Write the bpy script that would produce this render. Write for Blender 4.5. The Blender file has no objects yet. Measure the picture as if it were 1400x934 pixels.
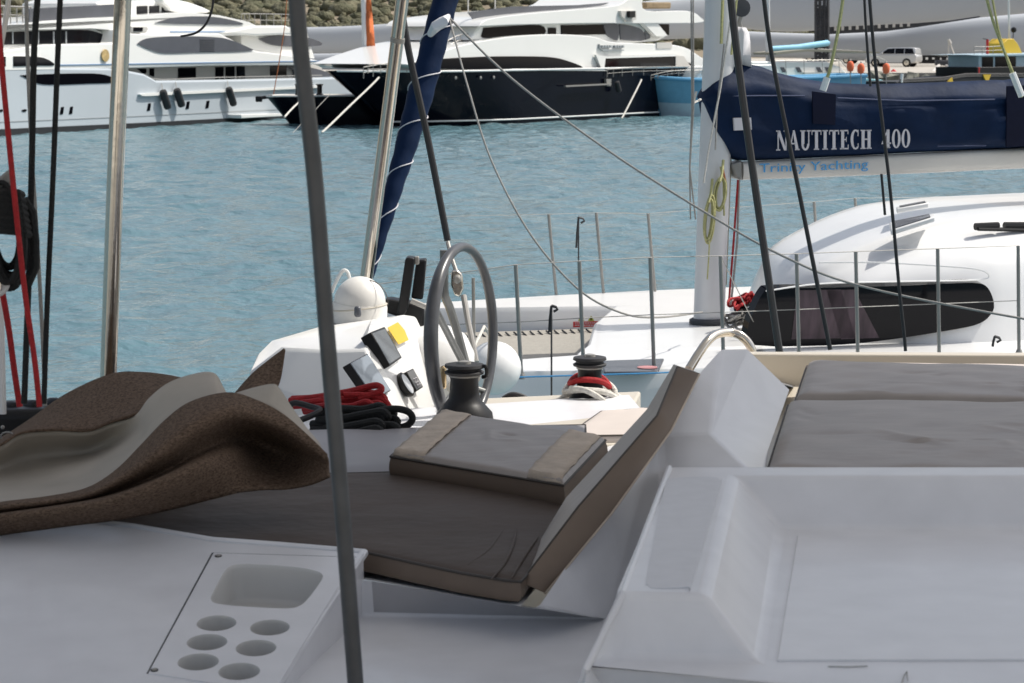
import bpy, bmesh, math, random
from mathutils import Vector, Matrix
from mathutils.geometry import tessellate_polygon
random.seed(7)
R = math.radians
S = bpy.context.scene
C = S.collection
# ------------------------------------------------------------------ camera
H = 4.4                      # eye height above the water
F = 3200.0                   # focal length in photograph pixels (1400 wide)
PITCH = math.atan(412 / F)
cam_d = bpy.data.cameras.new('camera'); cam = bpy.data.objects.new('camera', cam_d); C.objects.link(cam)
cam.location = (0, 0, H); cam.rotation_euler = (math.pi / 2 - PITCH, 0, 0)
cam_d.sensor_width = 36; cam_d.lens = 36 * F / 1400
cam_d.clip_start = 0.1; cam_d.clip_end = 5000
cam_d.dof.use_dof = True; cam_d.dof.focus_distance = 11.5; cam_d.dof.aperture_fstop = 12
S.camera = cam
S.render.resolution_x = 1024; S.render.resolution_y = 683
# ------------------------------------------------------------------ light
SUN_AZ = Vector((0.93, 0.30, 0)).normalized(); SUN_EL = R(54)
w = bpy.data.worlds.new('World'); S.world = w; w.use_nodes = True
nt = w.node_tree; bg = nt.nodes['Background']
sky = nt.nodes.new('ShaderNodeTexSky'); sky.sky_type = 'NISHITA'; sky.sun_disc = False
sky.sun_elevation = SUN_EL; sky.sun_rotation = math.atan2(SUN_AZ.x, SUN_AZ.y)
sky.air_density = 1.0; sky.dust_density = 3.5; sky.ozone_density = 1.0
hs = nt.nodes.new('ShaderNodeHueSaturation'); hs.inputs['Saturation'].default_value = 0.62
nt.links.new(sky.outputs[0], hs.inputs['Color']); nt.links.new(hs.outputs[0], bg.inputs[0]); bg.inputs[1].default_value = 0.12
sd = bpy.data.lights.new('sun', 'SUN'); sd.energy = 3.6; sd.angle = R(0.55); sd.color = (1, 0.955, 0.88)
so = bpy.data.objects.new('sun', sd); C.objects.link(so)
sv = Vector((SUN_AZ.x * math.cos(SUN_EL), SUN_AZ.y * math.cos(SUN_EL), math.sin(SUN_EL)))
so.rotation_euler = (-sv).to_track_quat('-Z', 'Y').to_euler(); so.location = (20, 10, 40)
S.view_settings.view_transform = 'Standard'; S.view_settings.look = 'None'
S.view_settings.exposure = 0.28; S.view_settings.gamma = 1.0; S.view_settings.use_curve_mapping = False
# ------------------------------------------------------------------ coordinates
EYE = Vector((0, 0, H)); UP = Vector((0, math.sin(PITCH), math.cos(PITCH))); FW = Vector((0, math.cos(PITCH), -math.sin(PITCH)))
def ray(x, y): return FW + Vector((1, 0, 0)) * ((x - 700) / F) + UP * (-(y - 467) / F)
def W(x, y, D): d = ray(x, y); return EYE + d * (D / d.y)            # point at distance D
def G(x, y, z): d = ray(x, y); return EYE + d * ((z - H) / d.z)      # point at height z
def g(x, y, h): return G(x, y, H - h)
def P(x, y, p, n): d = ray(x, y); return EYE + d * ((p - EYE).dot(n) / d.dot(n))
# ------------------------------------------------------------------ materials
MAT = {}
def mat(name, col, rough=0.5, metal=0.0, var=0.0, vscale=4.0, bump=0.0, bscale=20.0, stretch=None, coat=0.0, spec=None, col2=None, detail=6, bdist=0.01, alpha=None):
    if name in MAT: return MAT[name]
    m = bpy.data.materials.new(name); m.use_nodes = True; n = m.node_tree; b = n.nodes['Principled BSDF']
    b.inputs['Base Color'].default_value = (*col, 1); b.inputs['Roughness'].default_value = rough; b.inputs['Metallic'].default_value = metal
    b.inputs['Coat Weight'].default_value = coat
    if spec is not None: b.inputs['Specular IOR Level'].default_value = spec
    tc = n.nodes.new('ShaderNodeTexCoord'); mp = n.nodes.new('ShaderNodeMapping')
    geo = n.nodes.new('ShaderNodeNewGeometry')
    n.links.new(geo.outputs['Position'], mp.inputs[0])
    if stretch: mp.inputs['Scale'].default_value = stretch
    if var > 0 or col2:
        t = n.nodes.new('ShaderNodeTexNoise'); t.inputs['Scale'].default_value = vscale; t.inputs['Detail'].default_value = detail
        n.links.new(mp.outputs[0], t.inputs['Vector'])
        r = n.nodes.new('ShaderNodeValToRGB'); r.color_ramp.elements[0].position = 0.3; r.color_ramp.elements[1].position = 0.7
        c2 = col2 or tuple(min(1, c * (1 + var)) for c in col); c1 = col if col2 else tuple(c * (1 - var) for c in col)
        r.color_ramp.elements[0].color = (*c1, 1); r.color_ramp.elements[1].color = (*c2, 1)
        n.links.new(t.outputs[0], r.inputs[0]); n.links.new(r.outputs[0], b.inputs['Base Color'])
    if bump > 0:
        t = n.nodes.new('ShaderNodeTexNoise'); t.inputs['Scale'].default_value = bscale; t.inputs['Detail'].default_value = 4
        n.links.new(mp.outputs[0], t.inputs['Vector'])
        bp = n.nodes.new('ShaderNodeBump'); bp.inputs['Strength'].default_value = bump; bp.inputs['Distance'].default_value = bdist
        n.links.new(t.outputs[0], bp.inputs['Height']); n.links.new(bp.outputs[0], b.inputs['Normal'])
    MAT[name] = m; return m
GEL = mat('white_gelcoat', (0.78, 0.78, 0.77), 0.28, var=0.03, vscale=2.5, bump=0.03, bscale=3, coat=0.3, bdist=0.02)
CREAM = mat('cream_gelcoat', (0.56, 0.51, 0.43), 0.35, var=0.03, vscale=3)
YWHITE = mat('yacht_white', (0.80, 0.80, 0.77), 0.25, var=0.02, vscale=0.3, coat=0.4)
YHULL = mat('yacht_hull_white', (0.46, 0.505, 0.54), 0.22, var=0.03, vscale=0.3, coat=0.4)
YBEIGE = mat('yacht_deckhouse', (0.55, 0.53, 0.49), 0.4)
YBLACK = mat('black_paint', (0.003, 0.004, 0.009), 0.16, spec=0.1, var=0.15, vscale=0.4)
ANTIF = mat('antifouling', (0.012, 0.013, 0.016), 0.6, var=0.3, vscale=2)
GLASS = mat('dark_glass', (0.004, 0.004, 0.006), 0.08, spec=0.16)
GREYGLASS = mat('grey_tinted_glass', (0.085, 0.09, 0.105), 0.25, var=0.08, vscale=1)
STEEL = mat('stainless_steel', (0.30, 0.29, 0.27), 0.4, 0.35, var=0.06, vscale=8)
BRUSH = mat('brushed_steel', (0.60, 0.56, 0.50), 0.15, 1.0, var=0.1, vscale=3, bump=0.1, bscale=15)
ALU = mat('anodised_mast', (0.68, 0.68, 0.68), 0.42, 0.2, var=0.05, vscale=2)
GREYM = mat('grey_metal', (0.20, 0.205, 0.20), 0.42, 0.6, var=0.1, vscale=9)
BLACKP = mat('black_plastic', (0.008, 0.008, 0.009), 0.42, spec=0.3)
BLACKR = mat('black_rubber', (0.02, 0.02, 0.022), 0.6)
TUBEG = mat('dark_tube', (0.028, 0.028, 0.03), 0.42, var=0.15, vscale=9, bump=0.1, bscale=30)
ROPEK = mat('black_rope', (0.012, 0.013, 0.013), 0.85, bump=0.7, bscale=220)
ROPER = mat('red_rope', (0.36, 0.012, 0.015), 0.8, bump=0.6, bscale=220, var=0.2, vscale=90)
ROPEG = mat('grey_rope', (0.30, 0.29, 0.27), 0.85, bump=0.6, bscale=200, var=0.15, vscale=60)
ROPEW = mat('white_rope', (0.58, 0.56, 0.51), 0.85, bump=0.5, bscale=150, var=0.18, vscale=60)
ROPEY = mat('yellow_rope', (0.42, 0.41, 0.19), 0.85, bump=0.5, bscale=150, var=0.2, vscale=60)
ROPEO = mat('orange_rope', (0.5, 0.16, 0.06), 0.85)
NAVY = mat('navy_canvas', (0.003, 0.014, 0.046), 0.65, spec=0.15, var=0.25, vscale=2.2, bump=0.6, bscale=3.5, bdist=0.03)
NAVYD = mat('darker_navy_canvas', (0.004, 0.006, 0.022), 0.7, spec=0.2, var=0.2, vscale=3)
VINYL = mat('taupe_vinyl', (0.088, 0.068, 0.057), 0.62, spec=0.2, var=0.12, vscale=3, bump=0.6, bscale=3.2, bdist=0.04)
VINYLS = mat('taupe_side_panel', (0.16, 0.118, 0.088), 0.6, var=0.12, vscale=5)
VINYLG = mat('grey_taupe_vinyl', (0.31, 0.275, 0.25), 0.42, var=0.08, vscale=9, bump=0.35, bscale=9, bdist=0.01, stretch=(0.8, 1.8, 1), detail=8)
VINYLL = mat('pink_beige_vinyl', (0.60, 0.53, 0.48), 0.5, var=0.04)
TRIM = mat('beige_strap', (0.50, 0.42, 0.34), 0.75, var=0.12, vscale=14, bump=0.7, bscale=22)
PIPING = mat('dark_piping', (0.05, 0.042, 0.036), 0.6)
LENS = mat('display_glass', (0.20, 0.23, 0.27), 0.12, coat=0.8)
YELLOW = mat('yellow_paper', (0.60, 0.40, 0.03), 0.6, var=0.05)
RED = mat('red_paint', (0.55, 0.02, 0.02), 0.5)
ORANGE = mat('orange_plastic', (0.85, 0.17, 0.06), 0.5, var=0.1)
FLAG = mat('orange_cloth', (0.55, 0.14, 0.04), 0.8, var=0.3, vscale=2)
LBLUE = mat('pale_blue_paint', (0.13, 0.33, 0.48), 0.3, var=0.05)
LBLUEG = mat('pale_blue_white_paint', (0.42, 0.55, 0.62), 0.35, var=0.04)
AQUA = mat('aqua_canvas', (0.25, 0.55, 0.72), 0.6, var=0.05)
BLADE = mat('blade_grey', (0.45, 0.475, 0.505), 0.5, var=0.05, vscale=0.06)
DARKST = mat('dark_steel', (0.04, 0.042, 0.048), 0.6, var=0.3, vscale=0.8)
CARSILV = mat('silver_car_paint', (0.58, 0.58, 0.57), 0.3, 0.4, coat=0.6)
CARDARK = mat('dark_car_paint', (0.06, 0.05, 0.09), 0.3, 0.3, coat=0.6)
TYRE = mat('tyre_rubber', (0.015, 0.015, 0.015), 0.8)
FABW = mat('white_sailcloth', (0.66, 0.65, 0.66), 0.6, var=0.04)
GREYTXT = mat('grey_print', (0.30, 0.32, 0.33), 0.5)
LETW = mat('white_lettering', (0.62, 0.60, 0.62), 0.6)
LETB = mat('blue_lettering', (0.06, 0.34, 0.68), 0.5)
BOOMB = mat('pale_boom', (0.66, 0.63, 0.58), 0.4, var=0.03)
GOLD = mat('gold_emblem', (0.55, 0.40, 0.18), 0.4, 0.3, var=0.3, vscale=4)
BLUELINE = mat('blue_stripe', (0.10, 0.22, 0.42), 0.4)
NET = mat('trampoline_net', (0.32, 0.30, 0.26), 0.8, var=0.1, vscale=30, bump=0.5, bscale=60)
CURT = mat('mauve_curtain', (0.055, 0.036, 0.046), 0.7, var=0.45, vscale=5, stretch=(3, 3, 0.3))
# woven mat
def mat_weave(name, a, b, sc):
    m = bpy.data.materials.new(name); m.use_nodes = True; n = m.node_tree; p = n.nodes['Principled BSDF']; p.inputs['Roughness'].default_value = 0.9
    p.inputs['Specular IOR Level'].default_value = 0.15
    geo = n.nodes.new('ShaderNodeNewGeometry'); mp = n.nodes.new('ShaderNodeMapping'); n.links.new(geo.outputs['Position'], mp.inputs[0])
    mp.inputs['Scale'].default_value = (1, 1, 2.2)
    t = n.nodes.new('ShaderNodeTexNoise'); t.inputs['Scale'].default_value = sc; t.inputs['Detail'].default_value = 8; t.inputs['Roughness'].default_value = 0.75
    n.links.new(mp.outputs[0], t.inputs['Vector'])
    r = n.nodes.new('ShaderNodeValToRGB'); r.color_ramp.elements[0].position = 0.36; r.color_ramp.elements[1].position = 0.64
    r.color_ramp.elements[0].color = (*a, 1); r.color_ramp.elements[1].color = (*b, 1)
    n.links.new(t.outputs[0], r.inputs[0]); n.links.new(r.outputs[0], p.inputs['Base Color'])
    bp = n.nodes.new('ShaderNodeBump'); bp.inputs['Strength'].default_value = 0.8; bp.inputs['Distance'].default_value = 0.006
    n.links.new(t.outputs[0], bp.inputs['Height']); n.links.new(bp.outputs[0], p.inputs['Normal'])
    return m
WEAVE = mat_weave('brown_weave', (0.055, 0.036, 0.025), (0.23, 0.16, 0.115), 105)
BACKING = mat('beige_backing', (0.42, 0.38, 0.325), 0.85, var=0.12, vscale=4, bump=0.3, bscale=12)
# ------------------------------------------------------------------ mesh helpers
class MB:
    def __init__(s): s.v = []; s.f = []; s.m = []; s.mats = []
    def mi(s, m):
        if m is None: return 0
        if m not in s.mats: s.mats.append(m)
        return s.mats.index(m)
    def add(s, vs, fs, m=None):
        o = len(s.v); s.v += [Vector(v) for v in vs]; k = s.mi(m)
        for f in fs: s.f.append([i + o for i in f]); s.m.append(k)
        return s
    def slab(s, pts, ext, m=None):                    # polygon extruded along a vector
        n = len(pts); e = Vector(ext); pts = [Vector(p) for p in pts]
        vs = pts + [p + e for p in pts]
        fs = [list(range(n)), list(range(2 * n - 1, n - 1, -1))] + [[i, (i + 1) % n, n + (i + 1) % n, n + i][::-1] for i in range(n)]
        return s.add(vs, fs, m)
    def box(s, c, size, rot=None, m=None):
        c = Vector(c); h = [x / 2 for x in size]; M = rot or Matrix.Identity(3)
        vs = [c + M @ Vector((sx * h[0], sy * h[1], sz * h[2])) for sx in (-1, 1) for sy in (-1, 1) for sz in (-1, 1)]
        return s.add(vs, [[0, 1, 3, 2], [4, 6, 7, 5], [0, 4, 5, 1], [2, 3, 7, 6], [0, 2, 6, 4], [1, 5, 7, 3]], m)
    def tube(s, pts, r, seg=8, m=None, closed=False):
        pts = [Vector(p) for p in pts]; n = len(pts); rr = r if isinstance(r, (list, tuple)) else [r] * n
        vs = []; up = None
        for i, p in enumerate(pts):
            if closed: t = pts[(i + 1) % n] - pts[i - 1]
            else: t = pts[min(i + 1, n - 1)] - pts[max(i - 1, 0)]
            t = t.normalized() if t.length > 1e-9 else Vector((0, 0, 1))
            if up is None: up = Vector((0, 0, 1)) if abs(t.z) < 0.9 else Vector((1, 0, 0))
            a = t.cross(up).normalized(); b = a.cross(t).normalized(); up = b
            for k in range(seg):
                an = 2 * math.pi * k / seg; vs.append(p + (a * math.cos(an) + b * math.sin(an)) * rr[i])
        fs = []
        for i in range(n if closed else n - 1):
            j = (i + 1) % n
            for k in range(seg): fs.append([i * seg + k, i * seg + (k + 1) % seg, j * seg + (k + 1) % seg, j * seg + k])
        if not closed: fs += [list(range(seg))[::-1], [(n - 1) * seg + k for k in range(seg)]]
        return s.add(vs, fs, m)
    def lathe(s, prof, c, axis=(0, 0, 1), seg=24, m=None):   # prof = [(radius, height)]
        c = Vector(c); q = Vector(axis).normalized().to_track_quat('Z', 'Y')
        vs = [c + q @ Vector((r * math.cos(2 * math.pi * k / seg), r * math.sin(2 * math.pi * k / seg), z)) for r, z in prof for k in range(seg)]
        fs = [[i * seg + k, i * seg + (k + 1) % seg, (i + 1) * seg + (k + 1) % seg, (i + 1) * seg + k] for i in range(len(prof) - 1) for k in range(seg)]
        fs += [list(range(seg))[::-1], [(len(prof) - 1) * seg + k for k in range(seg)]]
        return s.add(vs, fs, m)
    def loft(s, rings, m=None, closed=True, caps=True):
        n = len(rings[0]); vs = [Vector(p) for r in rings for p in r]; fs = []
        for i in range(len(rings) - 1):
            for k in range(n if closed else n - 1):
                fs.append([i * n + k, i * n + (k + 1) % n, (i + 1) * n + (k + 1) % n, (i + 1) * n + k])
        if caps and closed: fs += [list(range(n))[::-1], [(len(rings) - 1) * n + k for k in range(n)]]
        return s.add(vs, fs, m)
    def hole_poly(s, loops, m=None):                  # flat polygon with holes
        tr = tessellate_polygon([[Vector(p) for p in l] for l in loops]); vs = [p for l in loops for p in l]
        return s.add(vs, [list(t) for t in tr], m)
    def build(s, name, m=None, parent=None, smooth=True, bevel=0, seg=2, angle=35, recalc=True, solid=0, soff=-1, smat=None):
        me = bpy.data.meshes.new(name)
        org = Vector((0, 0, 0))
        if parent is None and s.v:
            xs = [v.x for v in s.v]; ys = [v.y for v in s.v]; zs = [v.z for v in s.v]
            org = Vector(((min(xs) + max(xs)) / 2, (min(ys) + max(ys)) / 2, min(zs)))
        me.from_pydata([v - org for v in s.v], [], s.f)
        ms = s.mats if s.mats else [m]
        for k in ms: me.materials.append(k)
        if smat: me.materials.append(smat)
        if s.mats: me.polygons.foreach_set('material_index', s.m)
        if recalc:
            bm = bmesh.new(); bm.from_mesh(me); bmesh.ops.recalc_face_normals(bm, faces=bm.faces); bm.to_mesh(me); bm.free()
        if smooth:
            me.polygons.foreach_set('use_smooth', [True] * len(me.polygons))
            me.set_sharp_from_angle(angle=R(angle))
        o = bpy.data.objects.new(name, me); C.objects.link(o); o.location = org
        if parent is not None:
            o.parent = parent
            if parent.get('_root'): o.location = -parent.location
        if solid:
            md = o.modifiers.new('solid', 'SOLIDIFY'); md.thickness = solid; md.offset = soff
            if smat: md.material_offset = len(ms); md.material_offset_rim = 0
        if bevel:
            md = o.modifiers.new('bevel', 'BEVEL'); md.width = bevel; md.segments = seg; md.limit_method = 'ANGLE'; md.angle_limit = R(25); md.harden_normals = False
        return o
def tag(o, label, cat, group=None, kind=None):
    if label: o['label'] = label
    if cat: o['category'] = cat
    if group: o['group'] = group
    if kind: o['kind'] = kind
    return o
def thing(name, loc, label, cat, group=None):
    o = bpy.data.objects.new(name, None); C.objects.link(o); o.location = loc; o['_root'] = 1; o.empty_display_size = 0.2
    return tag(o, label, cat, group)
def struct(o): o['kind'] = 'structure'; return o
def crom(pts, n):                                    # smooth curve through points, n samples
    pts = [Vector(p) for p in pts]; m = len(pts) - 1; out = []
    for k in range(n):
        u = k * m / (n - 1); i = min(int(u), m - 1); t = u - i
        p0, p1, p2, p3 = pts[max(i - 1, 0)], pts[i], pts[i + 1], pts[min(i + 2, m)]
        out.append(0.5 * (2 * p1 + (p2 - p0) * t + (2 * p0 - 5 * p1 + 4 * p2 - p3) * t * t + (3 * p1 - 3 * p2 + p3 - p0) * t ** 3))
    return out
def curve(pl, n=24): return crom([W(*p) for p in pl], n)
def sheet(rows, nu=40, nv=10):
    rr = [crom(r, nu) for r in rows]; cols = [crom([r[i] for r in rr], nv) for i in range(nu)]
    return [[cols[i][j] for i in range(nu)] for j in range(nv)]
def tube_obj(name, pts, r, m, parent=None, seg=8):
    return MB().tube(pts, r, seg).build(name, m, parent)
def text_mesh(body, size=1.0):
    c = bpy.data.curves.new('t', 'FONT'); c.body = body; c.size = size; c.resolution_u = 3
    o = bpy.data.objects.new('t', c); me = bpy.data.meshes.new_from_object(o)
    vs = [v.co.copy() for v in me.vertices]; fs = [list(p.vertices) for p in me.polygons]
    bpy.data.objects.remove(o); bpy.data.curves.remove(c); bpy.data.meshes.remove(me)
    return vs, fs
# ================================================================== SETTING
def water():
    # wind-rippled surface: a real displaced grid in the open harbour, flat sheets round it
    import numpy as np
    x0, x1, y0, y1, st = -44.0, 48.0, 14.0, 150.0, 0.15
    nx = int((x1 - x0) / st) + 1; ny = int((y1 - y0) / st) + 1
    X, Y = np.meshgrid(np.linspace(x0, x1, nx), np.linspace(y0, y1, ny)); Z = np.zeros_like(X); rg = np.random.RandomState(5)
    for k in range(70):
        wl = 0.75 * (5.0 / 0.75) ** (rg.rand() ** 1.3); th = 1.9 + rg.randn() * 0.75; kk = 2 * np.pi / wl; a = 0.0052 * wl * (0.6 + 0.8 * rg.rand())
        cx, cy = np.cos(th) * kk, np.sin(th) * kk; ph = rg.rand() * 6.28
        env = 0.65 + 0.35 * np.sin(X * (0.21 + .2 * rg.rand()) + rg.rand() * 6) * np.sin(Y * (0.13 + .15 * rg.rand()) + rg.rand() * 6)
        Z += a * env * np.sin(cx * X + cy * Y + ph + 0.5 * np.sin(0.35 * X + 0.27 * Y + ph))
    ed = np.minimum(np.minimum(X - x0, x1 - X), np.minimum(Y - y0, y1 - Y)); Z *= np.clip(ed / 3.0, 0, 1)
    vs = np.stack([X.ravel(), Y.ravel(), Z.ravel()], 1)
    out = np.array([(-260, -40, 0), (260, -40, 0), (260, 172, 0), (-260, 172, 0), (x0, y0, 0), (x1, y0, 0), (x1, y1, 0), (x0, y1, 0)], float)
    I = np.arange(nx * ny).reshape(ny, nx); q = np.stack([I[:-1, :-1], I[:-1, 1:], I[1:, 1:], I[1:, :-1]], -1).reshape(-1, 4)
    n0 = nx * ny; q2 = np.array([(0, 1, 5, 4), (1, 2, 6, 5), (2, 3, 7, 6), (3, 0, 4, 7)]) + n0
    vs = np.vstack([vs, out]); q = np.vstack([q, q2]); me = bpy.data.meshes.new('water')
    me.vertices.add(len(vs)); me.vertices.foreach_set('co', vs.ravel().astype(np.float32))
    me.loops.add(q.size); me.loops.foreach_set('vertex_index', q.ravel().astype(np.int32))
    me.polygons.add(len(q)); me.polygons.foreach_set('loop_start', np.arange(0, q.size, 4, dtype=np.int32)); me.polygons.foreach_set('loop_total', np.full(len(q), 4, dtype=np.int32))
    me.polygons.foreach_set('use_smooth', np.concatenate([np.ones(len(q) - 4, bool), np.zeros(4, bool)])); me.update(calc_edges=True)
    m = bpy.data.materials.new('harbour_water'); m.use_nodes = True; n = m.node_tree; p = n.nodes['Principled BSDF']
    p.inputs['Base Color'].default_value = (0.020, 0.105, 0.135, 1); p.inputs['Roughness'].default_value = 0.10; p.inputs['IOR'].default_value = 1.33
    geo = n.nodes.new('ShaderNodeNewGeometry')
    def noise(sc, det, st, rgh=0.5, dist=0.0):
        mp = n.nodes.new('ShaderNodeMapping'); mp.inputs['Scale'].default_value = st; n.links.new(geo.outputs['Position'], mp.inputs[0])
        t = n.nodes.new('ShaderNodeTexNoise'); t.inputs['Scale'].default_value = sc; t.inputs['Detail'].default_value = det
        t.inputs['Roughness'].default_value = rgh; t.inputs['Distortion'].default_value = dist
        n.links.new(mp.outputs[0], t.inputs['Vector']); return t
    a = noise(0.55, 4, (0.75, 1.25, 1), 0.55, 0.4); b = noise(3.2, 3, (0.8, 0.9, 1), 0.5, 0.2)
    b1 = n.nodes.new('ShaderNodeBump'); b1.inputs['Strength'].default_value = 1.0; b1.inputs['Distance'].default_value = 0.12
    b2 = n.nodes.new('ShaderNodeBump'); b2.inputs['Strength'].default_value = 1.0; b2.inputs['Distance'].default_value = 0.12
    n.links.new(a.outputs[0], b1.inputs['Height']); n.links.new(b.outputs[0], b2.inputs['Height']); n.links.new(b1.outputs[0], b2.inputs['Normal'])
    n.links.new(b2.outputs[0], p.inputs['Normal'])
    c = noise(0.05, 3, (1, 0.5, 1)); r = n.nodes.new('ShaderNodeValToRGB'); r.color_ramp.elements[0].position = 0.35; r.color_ramp.elements[1].position = 0.65
    r.color_ramp.elements[0].color = (0.082, 0.162, 0.190, 1); r.color_ramp.elements[1].color = (0.118, 0.200, 0.228, 1)
    n.links.new(c.outputs[0], r.inputs[0]); n.links.new(r.outputs[0], p.inputs['Base Color'])
    me.materials.append(m); o = bpy.data.objects.new('water', me); C.objects.link(o); struct(o)
water()
QZ = 2.2; QY = 160
def quay():
    m = mat('quay_concrete', (0.42, 0.39, 0.34), 0.85, var=0.18, vscale=0.25, bump=0.3, bscale=2)
    mb = MB(); mb.box((0, QY + 130, QZ - 2.2), (900, 260, 4.4)); o = mb.build('quay', m, smooth=False); struct(o)
    rk = mat('rubble_stone', (0.20, 0.20, 0.165), 0.9, var=0.4, vscale=1.5, bump=0.6, bscale=3, bdist=0.2)
    mb = MB(); rnd = random.Random(3)
    for i in range(520):
        x = rnd.uniform(8, 60); k = rnd.random(); y = QY - 0.2 - 2.8 * k; z = QZ - 0.1 - 2.1 * k; r = rnd.uniform(0.3, 0.7)
        vs = []; q = Matrix.Rotation(rnd.uniform(0, 6), 3, 'Z') @ Matrix.Rotation(rnd.uniform(0, 6), 3, 'X')
        for sx in (-1, 1):
            for sy in (-1, 1):
                for sz in (-1, 1): vs.append(Vector((x, y, z - 0.3)) + q @ Vector((sx * r * rnd.uniform(.6, 1), sy * r * rnd.uniform(.5, 1), sz * r * rnd.uniform(.4, .8))))
        mb.add(vs, [[0, 1, 3, 2], [4, 6, 7, 5], [0, 4, 5, 1], [2, 3, 7, 6], [0, 2, 6, 4], [1, 5, 7, 3]])
    o = mb.build('quay_rubble', rk, smooth=False); tag(o, 'grey rubble stones piled along the quay edge', 'rubble', kind='stuff')
quay()
def bounce_deck():                                        # unseen pale slab under the camera, added to bounce sunlight onto the foreground
    o = MB().box((0, -3.1, 1.25), (16, 9.8, 3.3)).build('bounce_slab', mat('pale_bounce_slab', (.84, .79, .70), .7, var=.06, vscale=1), None, bevel=.08); struct(o)
bounce_deck()
def hill():
    rnd = random.Random(11); hm = mat('scrub_ground', (0.20, 0.165, 0.115), 0.95, var=0.3, vscale=0.15, col2=(0.30, 0.25, 0.18))
    vs = []; nx, ny = 60, 30
    def hz(x, y):
        t = (y - 290) / 400; base = QZ - 0.3 + 75 * max(0, t) ** 0.9
        return base * (0.8 + 0.22 * math.sin(x * 0.011 + 1.2) + 0.1 * math.sin(x * 0.05 + y * 0.02)) 
    for j in range(ny):
        for i in range(nx):
            x = -450 + 900 * i / (nx - 1); y = 288 + 420 * j / (ny - 1); vs.append((x, y, hz(x, y)))
    fs = [[j * nx + i, j * nx + i + 1, (j + 1) * nx + i + 1, (j + 1) * nx + i] for j in range(ny - 1) for i in range(nx - 1)]
    o = MB().add(vs, fs).build('hillside', hm); struct(o)
    far = MB().add([(-3000, 700, -1), (3000, 700, -1), (3000, 4500, -1), (-3000, 4500, -1)], [[0, 1, 2, 3]]).build('terrain', hm, smooth=False); struct(far)
    gm = mat('scrub_green', (0.075, 0.08, 0.042), 0.9, var=0.3, vscale=0.35, col2=(0.17, 0.155, 0.095), detail=6, bump=1.0, bscale=2.5, bdist=0.4)
    mb = MB()
    for i in range(7000):
        y = 292 + 150 * rnd.random() ** 1.4; x = rnd.uniform(-0.24, 0.24) * y; z = hz(x, y); r = rnd.choice((.4, .5, .7, .9, 1.3)) * rnd.uniform(.8, 1.2)
        n1, n2 = 8, 5; v2 = []
        for a in range(n2 + 1):
            for b in range(n1):
                th = a * math.pi / n2; ph = 2 * math.pi * b / n1; q = r * rnd.uniform(0.7, 1.2)
                v2.append((x + q * 1.2 * math.sin(th) * math.cos(ph), y + q * math.sin(th) * math.sin(ph), z + 0.3 * r + q * 0.8 * math.cos(th)))
        mb.add(v2, [[a * n1 + b, a * n1 + (b + 1) % n1, (a + 1) * n1 + (b + 1) % n1, (a + 1) * n1 + b] for a in range(n2) for b in range(n1)])
    o = mb.build('scrub', gm, smooth=True, recalc=False, angle=180); tag(o, 'olive green scrub covering the hillside behind the harbour', 'shrubs', kind='stuff')
hill()
# ================================================================== YACHT FRAMES
class Frame:                                          # vertical side plane of a boat through two waterline pixels
    def __init__(s, a, b):
        s.A = G(a[0], a[1], 0); s.B = G(b[0], b[1], 0); d = s.B - s.A; d.z = 0; s.d = d.normalized()
        s.n = Vector((-s.d.y, s.d.x, 0))
        if s.n.y < 0: s.n = -s.n                       # away from the camera
    def p(s, x, y, t=0): return P(x, y, s.A + s.n * t, s.n)
    def L(s, u, t, z): return s.A + s.d * u + s.n * t + Vector((0, 0, z))
    def slab(s, px, t0, t1, mb=None):
        mb = mb or MB(); return mb.slab([s.p(x, y, t0) for x, y in px], s.n * (t1 - t0))
    def part(s, name, px, t0, t1, m, parent, bevel=0.0, **k):
        return s.slab(px, t0, t1).build(name, m, parent, bevel=bevel, seg=3 if bevel else 1, **k)
def smooth_px(pts, n): return [(v.x, v.y) for v in crom([(x, y, 0) for x, y in pts], n)]
def rail(fr, pts, t, nposts, hgt, parent, name='railing', r=0.025):
    mb = MB(); a = [fr.p(x, y, t) for x, y in pts]; n = max(nposts, 2)
    line = crom(a, n * 2 - 1)
    mb.tube(line, r, 5)
    mb.tube([p - Vector((0, 0, hgt * 0.5)) for p in line], r * 0.6, 4)
    for p in line[::2]: mb.tube([p, p - Vector((0, 0, hgt))], r * 0.8, 4)
    return mb.build(name, STEEL, parent)
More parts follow.
